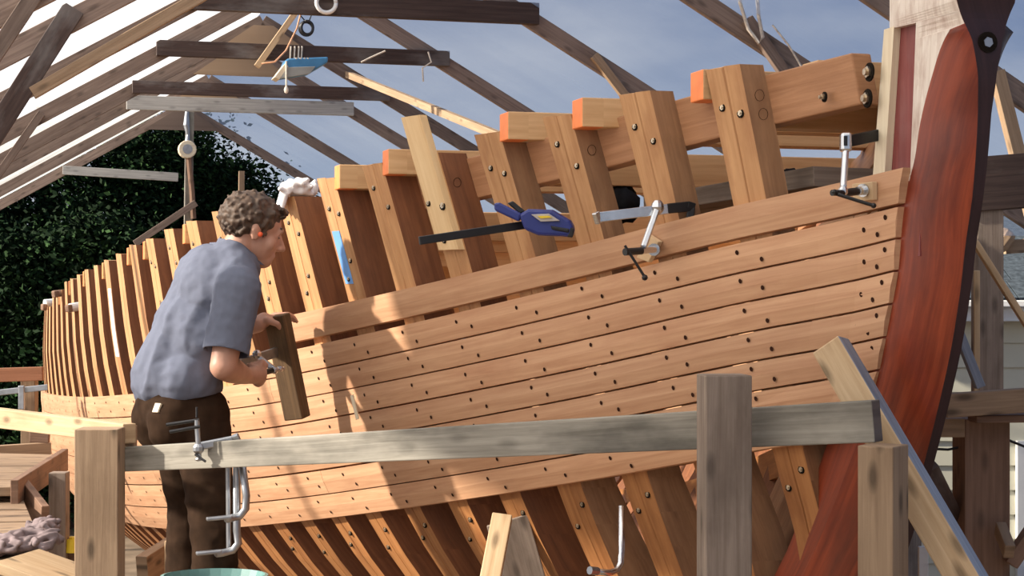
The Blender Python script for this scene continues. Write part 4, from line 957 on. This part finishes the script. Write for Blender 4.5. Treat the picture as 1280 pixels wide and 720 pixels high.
# boots
for an in (ankR, ankL):
    bm = bmesh.new(); gz = CZ-1.268
    capsule(bm, an+UP*.06, .052, Vector((an.x, an.y, gz+.05)), .05); capsule(bm, Vector((an.x, an.y, gz+.045))-FB*.02, .044, Vector((an.x, an.y, gz+.042))+FB*.15, .042); ell(bm, Vector((an.x, an.y, gz+.02))+FB*.06, (FB, RB, UP), (.15, .05, .022))
    remeshed('boot', bm, .008, 3, M['boot'], man)
# hair: tousled curls over the crown
rnd = random.Random(7); bm = bmesh.new()
ell(bm, hl(-.020, 0, .036), I3, (.101, .081, .087))
for q in range(900):
    v = Vector((rnd.gauss(0, 1), rnd.gauss(0, 1), rnd.gauss(0, 1))).normalized(); p = Vector((v.x*.098-.020, v.y*.080, v.z*.082+.033))
    if p.z < -.055 or (p.x > .035 and p.z < .055) or (p.x > .010 and p.z < .022) or (p.x > -.035 and p.z < -.005): continue
    if p.x > .062 and p.z < .070: continue
    r = rnd.uniform(.006, .011); d_ = Vector((rnd.gauss(0, 1), rnd.gauss(0, 1), rnd.gauss(0, 1)))*.006
    capsule(bm, hl(*p), r, hl(*(p+d_*1.0+Vector((v.x, v.y, v.z))*.001)), r*.7, 8)
for q in range(26):       # forelock
    y = rnd.uniform(-.05, .05); p = Vector((.066+rnd.uniform(-.014, .012), y, .080+rnd.uniform(-.012, .014))); capsule(bm, hl(*p), .009, hl(*(p+Vector((.012, rnd.gauss(0, .01), -.006)))), .006, 8)
for q in range(14):       # sideburn
    p = Vector((.022+rnd.uniform(-.008, .008), -.071, -.002+rnd.uniform(-.014, .03))); capsule(bm, hl(*p), .0045, hl(*(p+Vector((0, 0, -.006)))), .003, 8)
remeshed("hair", bm, .0036, 3, M['hair'], man)
mb = MB(); e = hl(.006, -.083, -.014); mb.ball(e, .0085, 10); o = mb.build('earplug', M['earplug'], man, smooth=True); o['label'] = 'orange foam earplug'
for sd in (-1, 1):
    mb = MB(); mb.beam(hl(.083, sd*.018, .031), hl(.076, sd*.046, .028), .008, .006, up=UH); mb.build('eyebrow', M['hair'], man)
    mb = MB(); mb.beam(hl(.0835, sd*.022, -.002), hl(.078, sd*.040, -.002), .004, .003, up=UH); mb.build('eyelash', M['hair'], man)

# ================================================================ rags
def crumple(name, c, sx, sy, sz, mat, label, seed, n=26, r=.012, hang=None):
    rnd = random.Random(seed); bm = bmesh.new(); c = Vector(c)
    for q in range(n):
        a = rnd.random()*6.28; t = rnd.random()**.6; p = Vector((math.cos(a)*t*sx, math.sin(a)*t*sy, (1-t*t)*sz*rnd.uniform(.5, 1)+r)); prev = p; ang = rnd.random()*6.28
        for k in range(3):
            ang += rnd.gauss(0, .7); nx = prev+Vector((math.cos(ang)*sx*.35, math.sin(ang)*sy*.35, rnd.gauss(0, .15)*sz)); nx.z = max(r, min(nx.z, sz))
            nx.x = max(-sx, min(sx, nx.x)); nx.y = max(-sy, min(sy, nx.y))
            capsule(bm, c+prev, r*rnd.uniform(.8, 1.2), c+nx, r*rnd.uniform(.7, 1.1), 8); prev = nx
    for h in (hang or []):
        capsule(bm, h[0], r*1.3, h[1], r*.9, 8)
    ell(bm, c+UP*sz*.35, (Vector((1, 0, 0)), Vector((0, 1, 0)), UP), (sx*.8, sy*.8, sz*.45))
    return tag(remeshed(name, bm, .0055, 2, mat), label, 'rag')
p = ground_pt(20, 690, zb); crumple('rag_heap', p, .10, .16, .05, M['rag'], 'crumpled purple grey rag heap on the lower staging', 2, 34, .011)
p = ground_pt(52, 668, zb); crumple('rag_heap', p, .055, .12, .045, M['rag'], 'smaller grey rag at the staging edge', 5, 20, .011)
s7 = S0+7*PITCH; c = SH(s7, hb(s7, TOPZ[7])-.045, TOPZ[7])
crumple('white_rag', c, .055, .075, .055, M['cloth'], 'white rag lying on a rib head behind the man', 9, 30, .011, [(c+NO*.05+UP*.02+AX*.02*k, c+NO*.068-UP*(.035-.006*k)+AX*.025*k) for k in (-2, -1, 0, 1)])

# ================================================================ background: trees, neighbouring house, right-hand scaffold
def conifer(px, d, zt, rad, seed, label, n=9000, mats=('leaf', 'leaf2')):
    rnd = random.Random(seed); base = W(px, HOR, d); base.z = 0; H = zt+CZ
    t = empty('conifer_tree', base); tag(t, label, 'tree', 'dark conifers behind the shed')
    mb = MB(); mb.tube([base, base+UP*H*.5, base+UP*H*.95], [.22, .15, .03], 8); mb.build('trunk', M['bark'], t)
    V = []; Fc = []; mi = []
    clumps = []
    for c in range(int(n/60)):
        h = H*(.04+.96*rnd.random()**.9); rr = rad*(1-(h/H)**1.6)*(.45+.6*rnd.random())+.1; a = rnd.random()*6.283
        clumps.append((base.x+rr*math.cos(a), base.y+rr*math.sin(a), h, .28+.3*rnd.random(), rnd.random() < .35, a))
    for cx, cy, ch, cr, mt, a in clumps:
        for q in range(60):
            p = Vector((rnd.gauss(0, 1), rnd.gauss(0, 1), rnd.gauss(0, .55)))*cr*.62; p = Vector((cx, cy, ch))+p
            dr_ = Vector((math.cos(a)+rnd.gauss(0, .7), math.sin(a)+rnd.gauss(0, .7), -.35+rnd.gauss(0, .5))).normalized(); sd = dr_.orthogonal().normalized()
            sd = Quaternion(dr_, rnd.random()*6.28) @ sd; l = rnd.uniform(.06, .13); w = l*.24
            i = len(V); V += [p-dr_*l*.5, p+sd*w, p+dr_*l*.5, p-sd*w]; Fc.append((i, i+1, i+2, i+3)); mi.append(int(mt))
    me = bpy.data.meshes.new('foliage'); me.from_pydata([tuple(v) for v in V], [], Fc); me.materials.append(M[mats[0]]); me.materials.append(M[mats[1]]); me.polygons.foreach_set('material_index', mi)
    o = bpy.data.objects.new('foliage', me); COL.objects.link(o); o.parent = t; o.matrix_parent_inverse = t.matrix_world.inverted()
for q, (px, d, zt, rad, lab) in enumerate(((-60, 24.5, 2.0, 2.3, 'dark conifer at the left beyond the stern with brighter low boughs'), (60, 25.5, 2.3, 2.2, 'dark conifer behind the grey cross board'), (165, 26, 2.45, 1.7, 'dark conifer left of the hoist pole'),
        (232, 26.5, 2.5, 1.15, 'dark conifer right behind the hoist pole'), (292, 27, 1.9, 1.15, 'dark conifer behind the thin pale upright'), (10, 22.5, .6, 1.8, 'low leafy conifer behind the guard board'), (110, 23, .9, 1.9, 'low dark conifer behind the stern ribs'), (-150, 23, 1.6, 2.2, 'dark conifer outside the left wall'), (345, 28.5, 1.45, 1.1, 'dark conifer behind the white rag'))):
    conifer(px, d, zt, rad, 40+q, lab, n=30000)
# neighbouring house with lap siding
HD = 13.0
house = empty('neighbour_house', Vector((W(1300, 0, HD).x, HD, 0))); tag(house, 'cream house with lap siding behind the stem', 'house')
x0, x1 = W(1075, 0, HD).x, W(1500, 0, HD).x; zt_h = W(0, 398, HD).z; n = 15; hgh = zt_h/n
for q in range(n):
    z = q*hgh; mb = MB()
    mb.prism([(x0, HD, z), (x0, HD-.022, z), (x0, HD-.004, z+hgh), (x0, HD, z+hgh)], Vector((x1-x0, 0, 0))); mb.build('siding_board', M['siding'], house)
mb = MB(); mb.prism([(x0, HD, 0), (x0, HD, zt_h), (x0, HD+1.8, zt_h+.55), (x0, HD+3.6, zt_h), (x0, HD+3.6, 0)], Vector((x1-x0, 0, 0))); mb.build('wall', M['siding'], house)
mb = MB(); mb.beam((x0-.1, HD-.16, zt_h+.05), (x1, HD-.16, zt_h+.05), .03, .11); mb.build('fascia', M['trimwhite'], house, bevel=.004)
mb = MB(); mb.beam((x0-.1, HD-.20, zt_h+.11), (x1, HD-.20, zt_h+.11), .10, .05); mb.build('gutter', M['trimwhite'], house, bevel=.008)
mb = MB(); mb.beam((x0-.1, HD-.09, zt_h-.01), (x1, HD-.09, zt_h-.01), .18, .015); mb.build('soffit', M['trimwhite'], house)
mb = MB(); mb.beam((W(1276, 0, HD).x, HD-.04, 0), (W(1276, 0, HD).x, HD-.04, zt_h-.9), .09, .06, up=Vector((0, 1, 0))); mb.build('corner_trim', M['trimwhite'], house, bevel=.004)
for r in range(7):
    for c in range(9):
        w_ = (x1-x0+.2)/9; xx = x0-.1+w_*c+(r % 2)*.06
        a = Vector((xx, HD-.24+.30*r, zt_h+.13+.095*r)); b = Vector((xx+w_*.97, HD-.24+.30*r, zt_h+.13+.095*r)); up = Vector((0, .34, .13))
        mb = MB(); mb.prism([a, b, b+up, a+up], Vector((0, -.008, .02+.01*random.random()))); mb.build('shingle', M['shingle'], house)
# scaffold at the right
post('bow_scaffold_post', 1234, 262, 6.2, .092, .09, .0, M['greypost'], 'tall grey post behind the stem, under the dark cross beam')
post('bow_scaffold_post', 1226, 522, 5.2, .135, .12, .06, M['redlumber'], 'thick brown knotty post below the horizontal beam at the bow')
lumber('bow_cross_beam', W(1195, 233, 6.2), W(1335, 222, 6.2), .12, .19, M['brownbeam'], 'dark heavy beam projecting past the stem', 'beam')
lumber('bow_ledger', W(1180, 507, 5.05), W(1340, 496, 5.05), .05, .068, M['pinedull'], 'pine ledger beam on top of the thick brown post', 'beam')
lumber('bow_ledger_under_board', W(1215, 523, 5.1), W(1340, 521, 5.1), .1, .022, M['redlumber'], 'thin reddish board directly under the pine ledger beam', 'board')  # thin reddish strip right below the ledger
lumber('bow_block', W(1172, 534, 5.15), W(1203, 534, 5.15), .06, .055, M['pinedull'], 'short pine block beside the top of the thick brown post', 'block')
lumber('bow_batten', W(1218, 302, 5.6), W(1300, 432, 5.6), .02, .034, M['pine'], 'light pine batten sloping past the grey post', 'batten', up=Vector((0, 1, 0)))
lumber('bow_upright', W(1221, 338, 5.9), W(1221, 500, 5.9), .02, .014, M['pine'], 'narrow pale strip standing beside the grey post', 'batten', up=Vector((0, 1, 0)))
lumber('bow_grey_strut', W(1198, 416, 5.7), W(1225, 484, 5.7), .03, .04, M['bluegrey'], 'short blue grey strut meeting the grey post', 'strut', up=Vector((0, 1, 0)))
lumber('bow_dark_strut', W(1160, 580, 5.0), W(1215, 690, 5.4), .04, .05, M['brownbeam'], 'dark strut sloping down behind the diagonal brace', 'strut', up=Vector((0, 1, 0)))
lumber('bow_red_strut', W(1262, 705, 5.1), W(1300, 650, 5.1), .04, .05, M['redlumber'], 'dark reddish strut low beside the thick brown post', 'strut', up=Vector((0, 1, 0)))
lumber('bow_peg', W(1262, 690, 5.0), W(1250, 660, 5.1), .03, .045, M['pinedull'], 'short wooden block nailed low on the thick brown post', 'block')
lumber('roof_log', W(1244, 312, 12.6), W(1262, 288, 12.6), .14, .14, M['rafterlight'], 'short log end standing above the shingle roof', 'log', bevel=.05)
lumber('roof_plank', W(1256, 309, 12.7), W(1330, 304, 12.7), .10, .10, M['rafterlight'], 'tan plank lying on the shingle roof', 'plank')
lumber('white_stake', W(1154, 740, 6.4), W(1154, 683, 6.4), .035, .02, M['trimwhite'], 'white painted stake low behind the diagonal brace', 'stake', up=Vector((0, 1, 0)))
for pp, lab in (([(1165, 561), (1185, 562), (1206, 558)], 'thin black cable crossing behind the foot of the stem'), ([(1240, 540), (1265, 552), (1290, 562)], 'thin black cable right of the thick brown post')):
    mb = MB(); tag(mb.tube([W(x, y, 5.2) for x, y in pp], .004, 6).build('black_cable', M['black'], None), lab, 'cable')
# laths and a low board fence beyond the hull, glimpsed between lower ribs
for q in range(8):
    dd = 12.6+.15*q; a = W(676+q*26, 700, dd); a.z = .03; b = W(760+q*24, 618-10*(q % 3), dd+.5)
    lumber('leaning_lath', a, b, .05, .085, M['pine'], ('first', 'second', 'third', 'fourth', 'fifth', 'sixth', 'seventh', 'eighth')[q]+' pale leaning lath seen between lower ribs, counted towards the stem', 'lath', 'leaning laths beyond the hull')
fence = empty('low_fence', Vector((W(820, 0, 12.2).x, 12.2, 0))); tag(fence, 'low board fence glimpsed between the lower ribs', 'fence')
for q in range(5):
    mb = MB(); mb.beam(W(740, 655+24*q, 12.2), W(905, 651+24*q, 12.2), .03, .085); mb.build('board', M['pine'], fence, bevel=.003)
for x in (752, 830, 893):
    p = W(x, 645, 12.25); mb = MB(); mb.beam(Vector((p.x, p.y, 0)), p, .08, .08, up=Vector((0, 1, 0))); mb.build('fence_post', M['pinedull'], fence, bevel=.003)
